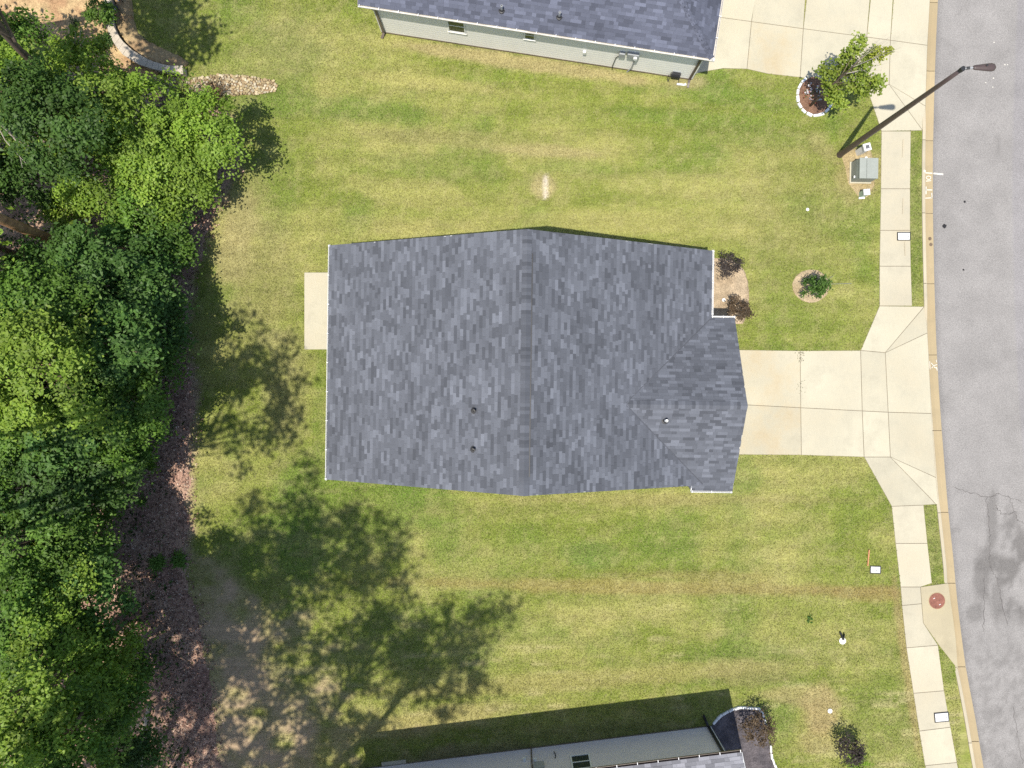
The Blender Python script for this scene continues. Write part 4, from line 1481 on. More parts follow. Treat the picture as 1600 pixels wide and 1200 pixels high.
c = P(1341, 239)
pd = empty('utility_pedestal', c, R(15), label='narrow white utility pedestal with square vented cap near the lamp base', cat='utility box')
MB().prism([(-.13, -.13), (.13, -.13), (.13, .13), (-.13, .13)], -.05, .82, .01).build('post', M['white'], pd)
cap = MB().prism([(-.17, -.17), (.17, -.17), (.17, .17), (-.17, .17)], .82, .92, .015).build('cap', M['white'], pd)
MB().box((-.09, -.09, .922), (.09, .09, .928)).build('vent_plate', M['grey_plastic'], cap)
for k in range(3):
    MB().box((-.075 + k * .055, -.08, .929), (-.045 + k * .055, .08, .935)).build('vent_slot', M['dark'], cap)
MB().box((.131, -.1, .3), (.15, .1, .6)).build('meter_plate', M['grey_plastic'], pd)

c = P(1346, 304.5)
gp = empty('utility_pedestal', c, R(5), label='small pale green cable pedestal below the transformer box', cat='utility box')
MB().prism([(-.13, -.12), (.13, -.12), (.13, .12), (-.13, .12)], -.05, .48, .02).build('body', M['pale_green'], gp)
MB().prism([(-.15, -.14), (.15, -.14), (.15, .14), (-.15, .14)], .48, .58, .03).build('cap', M['white'], gp)
MB().box((-.16, -.2, .0), (.12, -.12, .06)).build('base_flange', M['white'], gp)


def disc_cap(px, py, r, h, label, name='pipe_cap'):
    o = empty(name, P(px, py), label=label, cat='pipe cap')
    MB().lathe([(r * .75, -.1), (r * .75, h * .6), (r, h * .6), (r, h), (r * .9, h + .006)], 16).build('rim', M['white'], o)
    MB().lathe([(r * .3, h + .005), (r * .3, h + .03), (r * .22, h + .035)], 4).build('plug', M['grey_plastic'], o)
    return o


disc_cap(1261.5, 327.5, .075, .03, 'tiny white pipe cap in the lawn between transformer and sapling')
disc_cap(1296.5, 1110.5, .11, .04, 'round white pipe cap on bare soil above the bottom purple shrub')
disc_cap(1130, 469, .085, .10, 'white round cap standing in the front straw bed')

# drain pipe with a black split cap
o = empty('drain_pipe', P(1316, 1001), label='white pipe stub with black flap lying in the lower right lawn', cat='pipe')
MB().lathe([(.15, -.1), (.16, .05), (.13, .055), (.12, .03)], 16).build('collar', M['white'], o)
MB().add([(-.02, .05, .06), (-.18, .42, .10), (-.10, .44, .16), (-.03, .20, .2), (.03, .38, .18), (.09, .34, .12), (.06, .05, .06),
          (-.02, .05, .01), (-.18, .42, .05), (-.10, .44, .11), (-.03, .20, .14), (.03, .38, .12), (.09, .34, .07), (.06, .05, .01)],
         [(6, 5, 4, 3, 2, 1, 0), (7, 8, 9, 10, 11, 12, 13)] + [(i, (i + 1) % 7, 7 + (i + 1) % 7, 7 + i) for i in range(7)]).build('flap', M['black_plastic'], o)

# meter box lids
def meter_lid(px, py, w, d, rz, label, z=0.0, m='white'):
    o = empty('meter_lid', P(px, py), rz, label=label, cat='meter lid')
    fr = MB()
    t = .035
    fr.box((-w, -d, -.05), (w, -d + t, z + .014)).box((-w, d - t, -.05), (w, d, z + .014)).box((-w, -d + t, -.05), (-w + t, d - t, z + .014)).box((w - t, -d + t, -.05), (w, d - t, z + .014))
    fr.build('frame', M['dark'], o)
    l = MB().prism([(-w + t + .006, -d + t + .006), (w - t - .006, -d + t + .006), (w - t - .006, d - t - .006), (-w + t + .006, d - t - .006)], -.05, z + .02, .008).build('lid', M[m], o)
    MB().tube([(w * .6, 0, z + .018), (w * .6, 0, z + .024)], .03, 10).build('key_hole', M['dark'], l)
    for k in range(5):
        u, v = random.uniform(-w * .7, w * .5), random.uniform(-d * .6, d * .6)
        MB().box((u - .05, v - .012, z + .0205), (u + .05, v + .012, z + .0235)).build('scratch', M['grey_plastic'], l)
    return o


meter_lid(1411.5, 369.5, .315, .20, 0, 'pale meter lid with dark frame in the sidewalk beside the grass strip above the driveway', .043)
meter_lid(1470.5, 1120, .345, .23, R(5), 'pale meter lid with dark frame set in the sidewalk near the bottom edge', .043)
o = meter_lid(1367.5, 890, .26, .185, R(-2), 'white rectangular meter lid lying in the lawn beside an orange stake', .02)
s_ = strip([(1358.3, 860), (1356.5, 884)], .06, .03)
stk = MB().bar(tuple(P(1358, 859, .05)), tuple(P(1355.8, 884, .03)), .05, .045)
tag(stk.build('wooden_stake', M['wood']), 'orange wooden stake lying in the grass above the white lid', 'stake')

# manhole cover
mc = P(1463.3, 938.5)
o = empty('manhole_cover', (mc.x, mc.y, .034), label='round rusty red manhole cover in the concrete storm drain', cat='manhole cover')
MB().lathe([(.405, -.03), (.405, .004), (.385, .008)], 40).build('rim', M['curb'], o)
cov = MB().lathe([(.378, -.03), (.378, .010), (.365, .014), (.30, .014), (.295, .011), (.28, .011), (.275, .014)], 40).build('cover', M['rust'], o)
for k in range(8):
    a = k * math.pi / 4 + .2
    MB().bar((.10 * math.cos(a), .10 * math.sin(a), .0155), (.25 * math.cos(a), .25 * math.sin(a), .0155), .03, .006).build('rib', M['rust'], cov)
for (a, b) in ((2.4, .2), (-.9, .2)):
    MB().bar((b * math.cos(a) - .03, b * math.sin(a) - .03, .02), (b * math.cos(a) + .04, b * math.sin(a) + .01, .02), .025, .012).build('lift_slot', M['white'], cov)

# ------------------------------------------------------------------ hose reel, splash pipe
c = P(1053, 121)
hr = empty('hose_reel', c, TR, label='black and grey hose reel cart standing against the cream wall', cat='hose reel')
MB().tube([(-.17, 0, .42), (.17, 0, .42)], .17, 16).build('drum', M['black_plastic'], hr)
for x in (-.18, .18):
    MB().tube([(x, 0, .38), (x, 0, .46)], .01, 6)
    MB().lathe([(.20, -.012), (.20, .012)], 18).build('flange', M['dark'], hr).matrix_local = Matrix.Translation((x, 0, .42)) @ Matrix.Rotation(math.pi / 2, 4, 'Y')
for k in range(5):
    x = -.13 + k * .065
    MB().tube([(x, .185 * math.cos(a), .42 + .185 * math.sin(a)) for a in np.linspace(0, 2 * math.pi, 15)], .03, 6, False).build('hose_coil', M['dark'], hr)
for x in (-.23, .23):
    MB().tube([(x, -.22, 0), (x, 0, .42), (x, .12, .82)], .016, 6).build('side_frame', M['dark'], hr)
    MB().tube([(x, .2, 0), (x, 0, .42)], .016, 6).build('leg', M['dark'], hr)
MB().tube([(-.23, .12, .82), (.23, .12, .82)], .018, 6).build('handle', M['dark'], hr)
MB().box((-.2, -.02, .60), (.2, .1, .68)).build('tool_tray', M['grey_plastic'], hr)
hose = MB().tube([(-.25, .1, .3), (-.38, .2, .5), (-.42, .28, .95), (-.40, .30, 1.2)], .018, 6).build('loose_hose', M['black_plastic'], hr)
MB().tube([(-.25, .1, .3), (-.30, -.1, .1), (-.26, -.25, .02)], .018, 6).build('loose_hose', M['black_plastic'], hr)
a, b = P(1057, 132), P(1071.5, 133.3)
tag(MB().tube([(a.x, a.y, .06), (b.x - .1, b.y, .06), (b.x, b.y + .02, .08)], [.05, .05, .06], 10).build('drain_spout', M['white']), 'short white drain pipe on the grass under the corner downspout', 'pipe')


# ------------------------------------------------------------------ edging stones
def block_row(pts, name, label, size, gap, m, sizes_jit=.15, z=.0, h=.09, cat='edging'):
    root = empty(name, P(*pts[0]), label=label, cat=cat)
    base = P(*pts[0])
    ws = [P(*p) for p in pts]
    seg = [(ws[i], ws[i + 1]) for i in range(len(ws) - 1)]
    total = sum((b - a).length for a, b in seg)
    t = 0.0
    def at(s):
        for a, b in seg:
            L = (b - a).length
            if s <= L: return a.lerp(b, s / L), (b - a).normalized()
            s -= L
        return seg[-1][1], (seg[-1][1] - seg[-1][0]).normalized()
    while t < total - .05:
        ln = size[0] * random.uniform(1 - sizes_jit, 1 + sizes_jit)
        p, d = at(min(total, t + ln / 2))
        d.rotate(Matrix.Rotation(random.uniform(-.08, .08), 3, 'Z'))
        nrm = Vector((-d.y, d.x, 0))
        w_ = size[1] * random.uniform(.88, 1.1)
        q = p - base
        poly = [tuple((q + d * sx * ln / 2 * random.uniform(.92, 1) + nrm * sy * w_ / 2 * random.uniform(.9, 1))[:2]) for sx, sy in ((-1, -1), (1, -1), (1, 1), (-1, 1))]
        MB().prism(poly, -.05, z + h * random.uniform(.85, 1.15), .012).build('stone', M[m], root)
        t += ln + gap
    return root


ang = np.linspace(R(250), R(55), 24)
block_row([(1273 + 27.5 * math.cos(a), 150 - 31 * math.sin(a)) for a in np.linspace(R(120), R(290), 20)], 'stone_edging', 'ring of white edging stones round the mulch bed under the driveway tree', (.27, .13), .045, 'whitestone')
block_row([(1273 + 27.5 * math.cos(a), 150 - 31 * math.sin(a)) for a in np.linspace(R(-55), R(0), 8)], 'stone_edging', 'short run of white stones closing the tree ring on its right side', (.24, .13), .05, 'whitestone')
block_row([(1114, 1131), (1121, 1122), (1128, 1116), (1146, 1107), (1155, 1104.5), (1185, 1106.5)], 'stone_edging', 'white stone edging curving round the top of the charcoal bed', (.30, .10), .008, 'whitestone', h=.12)
block_row([(1186, 1107), (1191, 1114), (1197, 1135)], 'stone_edging', 'white edging stones behind the brown bush of the charcoal bed', (.30, .09), .01, 'whitestone', h=.12)
block_row([(1203, 1163), (1205, 1182), (1213, 1202), (1222, 1235)], 'stone_edging', 'white stone edging on the lawn side of the charcoal bed at the frame edge', (.32, .10), .008, 'whitestone', h=.12)

# curved retaining wall with cap stones
wall = empty('retaining_wall', P(200, 88), label='low curved retaining wall with grey brown cap stones at the wood corner', cat='wall')
wb = P(200, 88)
def resample(pts, n):
    ws = [P(*p) for p in pts]
    cum = [0]
    for i in range(len(ws) - 1): cum.append(cum[-1] + (ws[i + 1] - ws[i]).length)
    out = []
    for k in range(n):
        s = cum[-1] * k / (n - 1)
        i = min(len(ws) - 2, max(0, int(np.searchsorted(cum, s) - 1)))
        t = (s - cum[i]) / (cum[i + 1] - cum[i])
        out.append(ws[i].lerp(ws[i + 1], t))
    return out
NW = 27
wi, wo_ = resample(WALL_IN, NW), resample(WALL_OUT, NW)
for i in range(NW - 1):
    core = [wi[i].lerp(wo_[i], .1), wi[i + 1].lerp(wo_[i + 1], .1), wo_[i + 1].lerp(wi[i + 1], .1), wo_[i].lerp(wi[i], .1)]
    for lv in range(3):
        MB().prism(inset(ccw([tuple((p - wb)[:2]) for p in core]), .008), -.2 + lv * .2, -.2 + lv * .2 + .19).build('wall_block', M['wallcap'], wall)
    cap_ = [wi[i], wi[i + 1], wo_[i + 1], wo_[i]]
    MB().prism(inset(ccw([tuple((p - wb)[:2]) for p in cap_]), .003), .395, .46 + random.uniform(-.002, .002), .008).build('cap_stone', M['wallcap'], wall)
for (x, y, l) in ((184, 14, 'small black garden light on the curved wall below the other'), (189.5, 0.5, 'small black garden light at the very top of the curved wall bed')):
    p = P(x, y, .3)
    o = empty('garden_light', (p.x, p.y, .15), label=l, cat='garden light')
    MB().tube([(0, 0, 0), (0, 0, .3)], .02, 8).build('stem', M['dark'], o)
    MB().lathe([(.10, .3), (.12, .32), (.05, .40), (.02, .41)], 12).build('shade', M['black_plastic'], o)
    MB().box((-.05, -.13, .33), (-.01, -.09, .37)).build('lens', M['white'], o)

# ------------------------------------------------------------------ drain stones (each too small to pick apart)
def stone_heap():
    qx = RNG.uniform(234, 436, 6000)
    qy = RNG.uniform(115, 152, 6000)
    k = inside(qx, qy, STONES)
    qx, qy = qx[k], qy[k]
    # keep a loose blue-noise subset
    pts = []
    grid = {}
    for x, y in zip(qx, qy):
        r = random.uniform(2.0, 3.3)
        gx, gy = int(x // 4), int(y // 4)
        ok = True
        for i in range(-1, 2):
            for j in range(-1, 2):
                for (a, b, r2) in grid.get((gx + i, gy + j), ()):
                    if (a - x) ** 2 + (b - y) ** 2 < ((r + r2) * .62) ** 2: ok = False
        if ok:
            grid.setdefault((gx, gy), []).append((x, y, r))
            pts.append((x, y, r))
    ico = [(0, 0, 1), (.894, 0, .447), (.276, .851, .447), (-.724, .526, .447), (-.724, -.526, .447), (.276, -.851, .447), (.8, 0, -.447), (.25, .76, -.447), (-.65, .47, -.447), (-.65, -.47, -.447), (.25, -.76, -.447)]
    tri = [(0, 1, 2), (0, 2, 3), (0, 3, 4), (0, 4, 5), (0, 5, 1), (1, 6, 2), (2, 6, 7), (2, 7, 3), (3, 7, 8), (3, 8, 4), (4, 8, 9), (4, 9, 5), (5, 9, 10), (5, 10, 1), (1, 10, 6)]
    ico = np.array(ico)
    VV, CC = [], []
    for x, y, r in pts:
        p = P(x, y)
        a = random.uniform(0, 6.3)
        sx, sy, sz = r / S * random.uniform(.9, 1.3), r / S * random.uniform(.7, 1.0), r / S * random.uniform(.6, .9)
        v = ico * (1 + RNG.uniform(-.18, .18, (11, 1))) * np.array([sx, sy, sz])
        v = np.stack([v[:, 0] * math.cos(a) - v[:, 1] * math.sin(a) + p.x, v[:, 0] * math.sin(a) + v[:, 1] * math.cos(a) + p.y, v[:, 2] + .05], -1)
        VV.append(v[np.array(tri).reshape(-1)])
        k = random.uniform(.65, 1.2)
        cc = random.choice([(.46, .37, .21), (.52, .43, .28), (.40, .30, .17), (.52, .45, .32)])
        CC.append(np.repeat((np.array(cc) * k)[None], 45, 0))
    o = np_obj('drain_stones', np.concatenate(VV), 3, M['stone'], np.concatenate(CC), kind='stuff')
    return tag(o, 'strip of pale tan river stones running from the wood into the lawn', 'stones')


bed('stone_soil', [(x, y) for x, y in STONES], .01, 'brown soil under the pale drain stones', 'soil', (.22, .15, .09), (.3, .21, .12), seed=13)
stone_heap()
# ------------------------------------------------------------------ vegetation
def leaves(pos, nrm, size, rg, aspect=0.55, fold=0.18):
    """kite shaped leaves; pos (n,3), nrm (n,3), size (n)"""
    n = len(pos)
    nrm = nrm / np.linalg.norm(nrm, axis=1, keepdims=True)
    r = rg.normal(size=(n, 3))
    a = np.cross(nrm, r)
    a /= np.linalg.norm(a, axis=1, keepdims=True) + 1e-9
    b = np.cross(nrm, a)
    s = size[:, None]
    tail = pos - a * s * .5
    tip = pos + a * s * .5 - nrm * s * .12
    l = pos - a * s * .05 + b * s * aspect * .5 + nrm * s * fold
    rr = pos - a * s * .05 - b * s * aspect * .5 + nrm * s * fold
    return np.stack([tail, rr, tip, l], 1).reshape(-1, 3)


PALS = {'bright': ((.265, .385, .054), (.165, .270, .036)), 'mid': ((.150, .262, .040), (.095, .182, .030)), 'dark': ((.090, .165, .034), (.058, .120, .026)),
        'blue': ((.122, .228, .050), (.080, .164, .038)), 'yellow': ((.275, .380, .056), (.180, .280, .040)), 'lime': ((.300, .410, .064), (.185, .295, .042)),
        'purple': ((.085, .070, .062), (.050, .038, .036)), 'bronze': ((.18, .125, .075), (.09, .068, .045))}


def crown_points(rg, c, r, flat, nclus, per, cl, low=-.25, shell=.55):
    """leaf positions in clumps spread through a dome; returns pos, normals, clump tint, clump centres"""
    d = rg.normal(size=(nclus * 3, 3))
    d /= np.linalg.norm(d, axis=1, keepdims=True)
    d = d[d[:, 2] > low][:nclus]
    rad = rg.uniform(shell, 1.0, len(d)) ** .7
    lob = 1 + .28 * np.sin(3 * np.arctan2(d[:, 1], d[:, 0]) + rg.uniform(0, 6)) * rg.uniform(.4, 1) + .12 * np.sin(5 * np.arctan2(d[:, 1], d[:, 0]) + rg.uniform(0, 6))
    cc = np.array(c)[None] + d * (rad * lob)[:, None] * np.array([r, r, r * flat])[None]
    P_, N_, T_ = [], [], []
    for i in range(len(cc)):
        k = max(6, int(per * rg.uniform(.5, 1.5)))
        q = rg.normal(size=(k, 3)) * np.array([1, 1, .42]) * cl * rg.uniform(.7, 1.25) * .55
        q[:, 2] -= .35 * (q[:, 0] ** 2 + q[:, 1] ** 2) / cl
        P_.append(cc[i] + q)
        nn = np.array([0, 0, 1.0]) + d[i] * .55 + rg.normal(size=(k, 3)) * .42
        N_.append(nn)
        T_.append(np.full(k, rg.uniform(0.72, 1.28)))
    return np.concatenate(P_), np.concatenate(N_), np.concatenate(T_), cc


def tree(name, base, top, r, pal, label, group=None, seed=0, nclus=60, per=60, cl=.55, leaf=.2, flat=.7, trunk_r=.09, bark='bark', low=-.25, cat='tree', shell=.5, limbs=9, crown_c=None, kink=.25):
    """base (x,y), top: crown centre (x,y,z) in the world"""
    rg = np.random.default_rng(seed + 1000)
    top = np.array(top, float)
    root = empty(name, (base[0], base[1], 0), label=label, cat=cat, group=group)
    b = np.array([base[0], base[1], 0.0])
    t = top - b
    pos, nrm, tint, cc = crown_points(rg, t, r, flat, nclus, per, cl, low, shell)
    pos[:, 2] = np.maximum(pos[:, 2], .06)
    sz = leaf * rg.uniform(.65, 1.3, len(pos))
    V = leaves(pos, nrm, sz, rg)
    c0, c1 = np.array(PALS[pal][0]), np.array(PALS[pal][1])
    w = rg.random(len(pos))[:, None]
    C = (c0 * w + c1 * (1 - w)) * tint[:, None] * rg.uniform(.85, 1.15, (len(pos), 1))
    crown = np_obj('crown', V, 4, M['leaf'], np.repeat(C, 4, 0), root)
    tm = MB()
    mid = (np.array([0, 0, t[2] * .57]) if math.hypot(t[0], t[1]) > 8.5 else t * .5) + np.array([rg.uniform(-kink, kink), rg.uniform(-kink, kink), 0])
    end = t + np.array([0, 0, r * flat * .55])
    tm.tube([(0, 0, -.2), tuple(mid * .04), tuple(mid), tuple(mid * .3 + t * .7 if math.hypot(t[0], t[1]) > 8.5 else t * .85), tuple(end)], [trunk_r * 1.35, trunk_r * 1.1, trunk_r * .85, trunk_r * .6, trunk_r * .15], 8)
    tr_ = tm.build('trunk', M[bark], root, smooth=True)
    for i in rg.choice(len(cc), min(limbs, len(cc)), replace=False):
        s = rg.uniform(.55, .9)
        p0 = t * s
        p1 = (p0 + cc[i]) / 2 + np.array([0, 0, .12 * r])
        MB().tube([tuple(p0), tuple(p1), tuple(cc[i])], [trunk_r * .45, trunk_r * .28, trunk_r * .1], 5, False).build('limb', M[bark], tr_)
    return root


# woodland trees and bushes whose crowns the photograph shows: pixel, crown height, radius
WOOD = [
    (2, 75, 4.0, 1.66, 'mid', 'green tree at the far top left corner by the straw ground'),
    (15, 150, 5.0, 1.96, 'bright', 'bright tree on the left edge below the top left corner'),
    (75, 190, 6.0, 2.22, 'dark', 'dark green tree behind the bright pair near the top left'),
    (125, 152, 4.6, 2.18, 'lime', 'lime green tree below the dead twigs at the straw ground'),
    (212, 196, 3.6, 2.32, 'bright', 'bright green tree just below the curved retaining wall'),
    (250, 235, 3.1, 2.1, 'lime', 'lime green tree left of the rounded lawn tree'),
    (322, 209, 3.5, 1.45, 'bright', 'rounded bright tree at the wood tip throwing a round shadow on lawn'),
    (150, 250, 3.2, 1.9, 'bright', 'bright tree over the dark hollow in the upper wood'),
    (276, 288, 2.0, 1.6, 'bright', 'low bright bush at the wood edge below the rounded tree'),
    (225, 335, 2.0, 1.8, 'mid', 'mid green bush at the edge of the upper wood beside the soil path'),
    (110, 330, 1.9, 1.0, 'yellow', 'small yellow green bush beside the leaning orange trunk'),
    (40, 265, 3.0, 1.5, 'dark', 'dark tree behind the pale dead trunk at left'),
    (245, 395, 1.6, 1.3, 'mid', 'small bush below the soil path bend'),
    (38, 452, 3.8, 1.57, 'blue', 'blue green tree below the leaning orange trunk'),
    (145, 442, 4.0, 2.28, 'blue', 'broad blue green tree right of the leaning orange trunk'),
    (205, 465, 2.9, 2.1, 'blue', 'blue green tree reaching towards the patio side lawn'),
    (247, 515, 2.3, 1.4, 'blue', 'blue green bush farthest out over the soil path'),
    (40, 500, 6.5, 2.26, 'mid', 'mid green tree above the big yellow green crown'),
    (55, 575, 7.6, 2.52, 'yellow', 'big yellow green crown on the left edge at mid height'),
    (160, 545, 5.5, 2.08, 'blue', 'dark blue green tree right of the big yellow crown'),
    (213, 575, 2.5, 1.8, 'mid', 'green bush over the soil path at patio height'),
    (185, 640, 5.0, 1.99, 'mid', 'green tree below right of the big yellow crown'),
    (95, 665, 5.5, 2.11, 'blue', 'shaded tree under the big yellow crown'),
    (22, 680, 6.0, 1.89, 'mid', 'tree on the left edge below the big yellow crown'),
    (203, 690, 2.0, 1.5, 'mid', 'low green bush where the soil path turns inward'),
    (132, 730, 4.2, 1.93, 'dark', 'dark tree behind the turning soil path'),
    (55, 765, 5.5, 1.99, 'dark', 'dark tree on the left edge above the gap with bare twigs'),
    (150, 775, 2.6, 1.35, 'mid', 'low bush on the inside of the red soil patch'),
    (45, 845, 6.0, 2.07, 'mid', 'green tree left of the bare twigs'),
    (102, 850, 4.6, 1.72, 'mid', 'green tree left of the widest red soil patch'),
    (75, 925, 6.0, 1.47, 'lime', 'light green crown standing out in the lower wood'),
    (122, 932, 5.4, 1.66, 'blue', 'blue green tree right of the light crown in the lower wood'),
    (138, 880, 2.0, 1.0, 'mid', 'small bush at the red soil above the blue green tree'),
    (20, 985, 7.2, 1.81, 'mid', 'tree on the left edge above the lowest big crown'),
    (85, 1060, 7.0, 2.53, 'bright', 'largest bright crown near the bottom left corner'),
    (158, 1015, 5.0, 1.26, 'bright', 'light bush above right of the largest bright crown'),
    (20, 1120, 11.0, 1.67, 'lime', 'lime tree on the left edge near the bottom'),
    (160, 1105, 6.5, 1.5, 'mid', 'green tree between the largest bright crown and the fallen log'),
    (95, 1165, 10.0, 1.88, 'mid', 'green tree in the bottom left corner'),
    (190, 1165, 4.5, 1.28, 'dark', 'dark bush beside the lower end of the fallen log'),
    (195, 1060, 1.4, 0.9, 'mid', 'small weedy bush above the top end of the fallen log'),
]
for i, (x, y, z, r, pal, lab) in enumerate(WOOD):
    t = P(x, y, z)
    # the trunk stands under the crown, nudged back into the wood
    qx_, qy_ = px_of(t.x, t.y)
    bx = min(t.x - .2, (float(np.interp(qy_, _fy, _fx)) - 115 - 800) / S)
    by = t.y - .1
    n = int(12 * r * r) + 12
    tree('tree' if z > 2.2 else 'bush', (bx, by), (t.x, t.y, z), r, pal, lab, 'trees along the wood edge', seed=i * 7 + 3, nclus=n, per=125, cl=.46, leaf=.155 if pal != 'blue' else .185, flat=.7, trunk_r=.04 + .010 * z, low=-.35)

# the wood goes on beyond the left edge
for i, (x, y) in enumerate(((-120, 60), (-150, 210), (-110, 360), (-170, 500), (-120, 640), (-160, 780), (-110, 900), (-170, 1040), (-120, 1180))):
    t = P(x, y, 6.0)
    tree('tree', (t.x - .3, t.y), (t.x, t.y, 6.0), 2.6, ('mid', 'blue', 'bright')[i % 3], 'woodland tree standing just beyond the left picture edge', 'trees beyond the left edge', seed=900 + i, nclus=90, per=40, cl=.7, leaf=.26, flat=.65, trunk_r=.15, low=-.3)

# tall trees rooted in the wood or beyond the frame; their crowns pass beside the camera, their shade lies on the lawn
TALL = [  # base px, crown nadir px, crown height, radius, clusters, per cluster
    ((150, 1050), (385, 1062), 27.0, 3.5, 84, 24),
    ((130, 1000), (300, 1060), 24.0, 2.8, 64, 24),
    ((485, 1235), (545, 1225), 27.0, 3.2, 74, 24),
    ((440, 1240), (460, 1200), 26.0, 2.8, 44, 24),
    ((330, 1245), (345, 1240), 24.0, 3.0, 52, 24),
    ((215, 1225), (195, 1195), 22.0, 3.0, 64, 26),
    ((265, 1222), (290, 1130), 20.5, 2.4, 40, 24),
    ((-45, 850), (287, 807), 21.0, 3.1, 44, 18),
    ((-50, 745), (272, 727), 21.0, 2.5, 32, 18),
    ((225, 1325), (225, 1325), 21.0, 2.4, 40, 24),
    ((345, 1315), (345, 1315), 21.0, 2.6, 46, 24),
    ((430, 1330), (430, 1330), 21.0, 2.4, 40, 24),
    ((150, 190), (205, 160), 12.5, 1.9, 44, 26),
    ((-30, 60), (188, 92), 13.0, 1.7, 36, 26),
    ((60, 1290), (80, 1290), 18.0, 3.2, 50, 34),
]
for i, (b, c, z, r, nc, per) in enumerate(TALL):
    bb = P(*b)
    cc = P(*c)
    tree('tall_tree', (bb.x, bb.y), (cc.x, cc.y, z), r, 'mid', 'tall woodland tree rising out of the picture and shading the lawn', 'tall trees whose shadows fall on the lawn', seed=500 + i, nclus=int(nc * .95), per=int(per * 1.35), cl=.60, leaf=.30, flat=.8, trunk_r=.17, low=-.9, shell=.25, limbs=12, kink=.3)


def spiky(name, base, label, n, length, pal, spread=1.0, seed=0, w=.03, cat='grass clump', lean=(0, 0)):
    rg = np.random.default_rng(seed)
    root = empty(name, base, label=label, cat=cat)
    VV, CC = [], []
    c0, c1 = np.array(pal[0]), np.array(pal[1])
    for i in range(n):
        a = rg.uniform(0, 2 * math.pi)
        L = length * rg.uniform(.6, 1.1)
        out = np.array([math.cos(a) * spread + lean[0], math.sin(a) * spread + lean[1], 0]) * L * rg.uniform(.3, 1)
        p0 = np.array([rg.normal() * .1, rg.normal() * .1, 0])
        p1 = p0 + out * .5 + np.array([0, 0, L * .55])
        p2 = p0 + out + np.array([0, 0, L * .6 * rg.uniform(.4, 1)])
        s = np.cross(out + 1e-6, [0, 0, 1.0])
        s = s / (np.linalg.norm(s) + 1e-9) * w
        VV += [p0 - s, p0 + s, p1 + s * .8, p1 - s * .8, p1 - s * .8, p1 + s * .8, p2 + s * .15, p2 - s * .15]
        c = c0 + (c1 - c0) * rg.random()
        CC += [c] * 8
    np_obj('blades', np.array(VV), 4, M['leaf'], np.array(CC), root)
    return root


spiky('grass_clump', P(292, 162), 'yellow green feathery grass clump at the head of the drain stones', 220, .95, ((.20, .26, .05), (.28, .28, .09)), seed=1, lean=(-.1, .2))
spiky('grass_clump', P(338, 152), 'brown dry grass clump beside the drain stones', 80, .8, ((.16, .10, .06), (.25, .18, .1)), seed=2, lean=(.3, .4), w=.02)
spiky('weed_clump', P(250, 878), 'bright green weeds on the red soil above the shaded lawn', 170, .55, ((.10, .20, .03), (.16, .26, .05)), seed=3, w=.04, cat='weeds')
spiky('weed_clump', P(283, 874), 'bright green weeds at the right end of the red soil', 150, .5, ((.10, .20, .03), (.16, .26, .05)), seed=4, w=.04, cat='weeds')
spiky('weed_clump', P(222, 785), 'single small weed tuft in the widest red soil', 50, .35, ((.10, .20, .03), (.16, .26, .05)), seed=5, w=.035, cat='weeds')
spiky('weed_clump', P(221, 68), 'small dark weed in the curved wall bed', 40, .3, ((.04, .08, .02), (.06, .11, .03)), seed=6, w=.03, cat='weeds')
spiky('weed_clump', P(1266, 966), 'small green weed left of the black flap pipe', 22, .16, ((.07, .16, .03), (.1, .2, .04)), seed=7, w=.03, cat='weeds')


def shrub(px, py, z, r, pal, label, seed, leaf=.09, nclus=40, per=45, cl=.22, flat=.75, cat='shrub', low=-.4):
    t = P(px, py, z)
    return tree('shrub', (t.x, t.y), (t.x, t.y, z), r, pal, label, None, seed=seed, nclus=nclus, per=per, cl=cl, leaf=leaf, flat=flat, trunk_r=.03, low=low, cat=cat, limbs=8, kink=.03)


shrub(1140, 412, .65, .50, 'purple', 'dark leafy shrub at the top of the front straw bed', 801, leaf=.085, nclus=34, per=26, cl=.2)
shrub(1155, 486, .65, .52, 'bronze', 'dense purple brown shrub beside the gable gutter', 802, leaf=.085, nclus=46, per=32, cl=.18)
shrub(1327, 1174, 1.0, .60, 'purple', 'dark purple shrub at the bottom edge of the lower right lawn', 803, leaf=.10, nclus=36, per=26, cl=.25)
shrub(1187, 1140, 1.1, .72, 'bronze', 'brown tipped bush in the charcoal mulch bed', 804, leaf=.10, nclus=44, per=26, cl=.25)
shrub(1340, 1195, .5, .45, 'bright', 'small bright green shrub under the dark purple shrub', 805, leaf=.1, nclus=20, per=26, cl=.2)
shrub(154, 17, .9, .55, 'mid', 'round green shrub left of the curved wall top', 806, leaf=.12, nclus=36, per=36, cl=.25)
shrub(164, 60, .4, .32, 'dark', 'dark low shrub hugging the outside of the curved wall', 807, leaf=.1, nclus=18, per=26, cl=.2)
shrub(115, 36, .2, .2, 'dark', 'tiny dark shrub in the sunlit pine straw', 808, leaf=.08, nclus=8, per=20, cl=.15)

for (x, y, n_) in ((1250, 553, 24), (1250.2, 562, 18), (1251, 598, 8), (1251, 609, 8)):
    spiky('joint_weed', P(x, y), 'small dark weed growing in the driveway joint, %s' % {553: 'topmost', 562: 'second from the top', 598: 'third from the top', 609: 'lowest'}[y], n_, .10, ((.04, .06, .03), (.07, .1, .04)), seed=int(y), w=.012, cat='weeds')

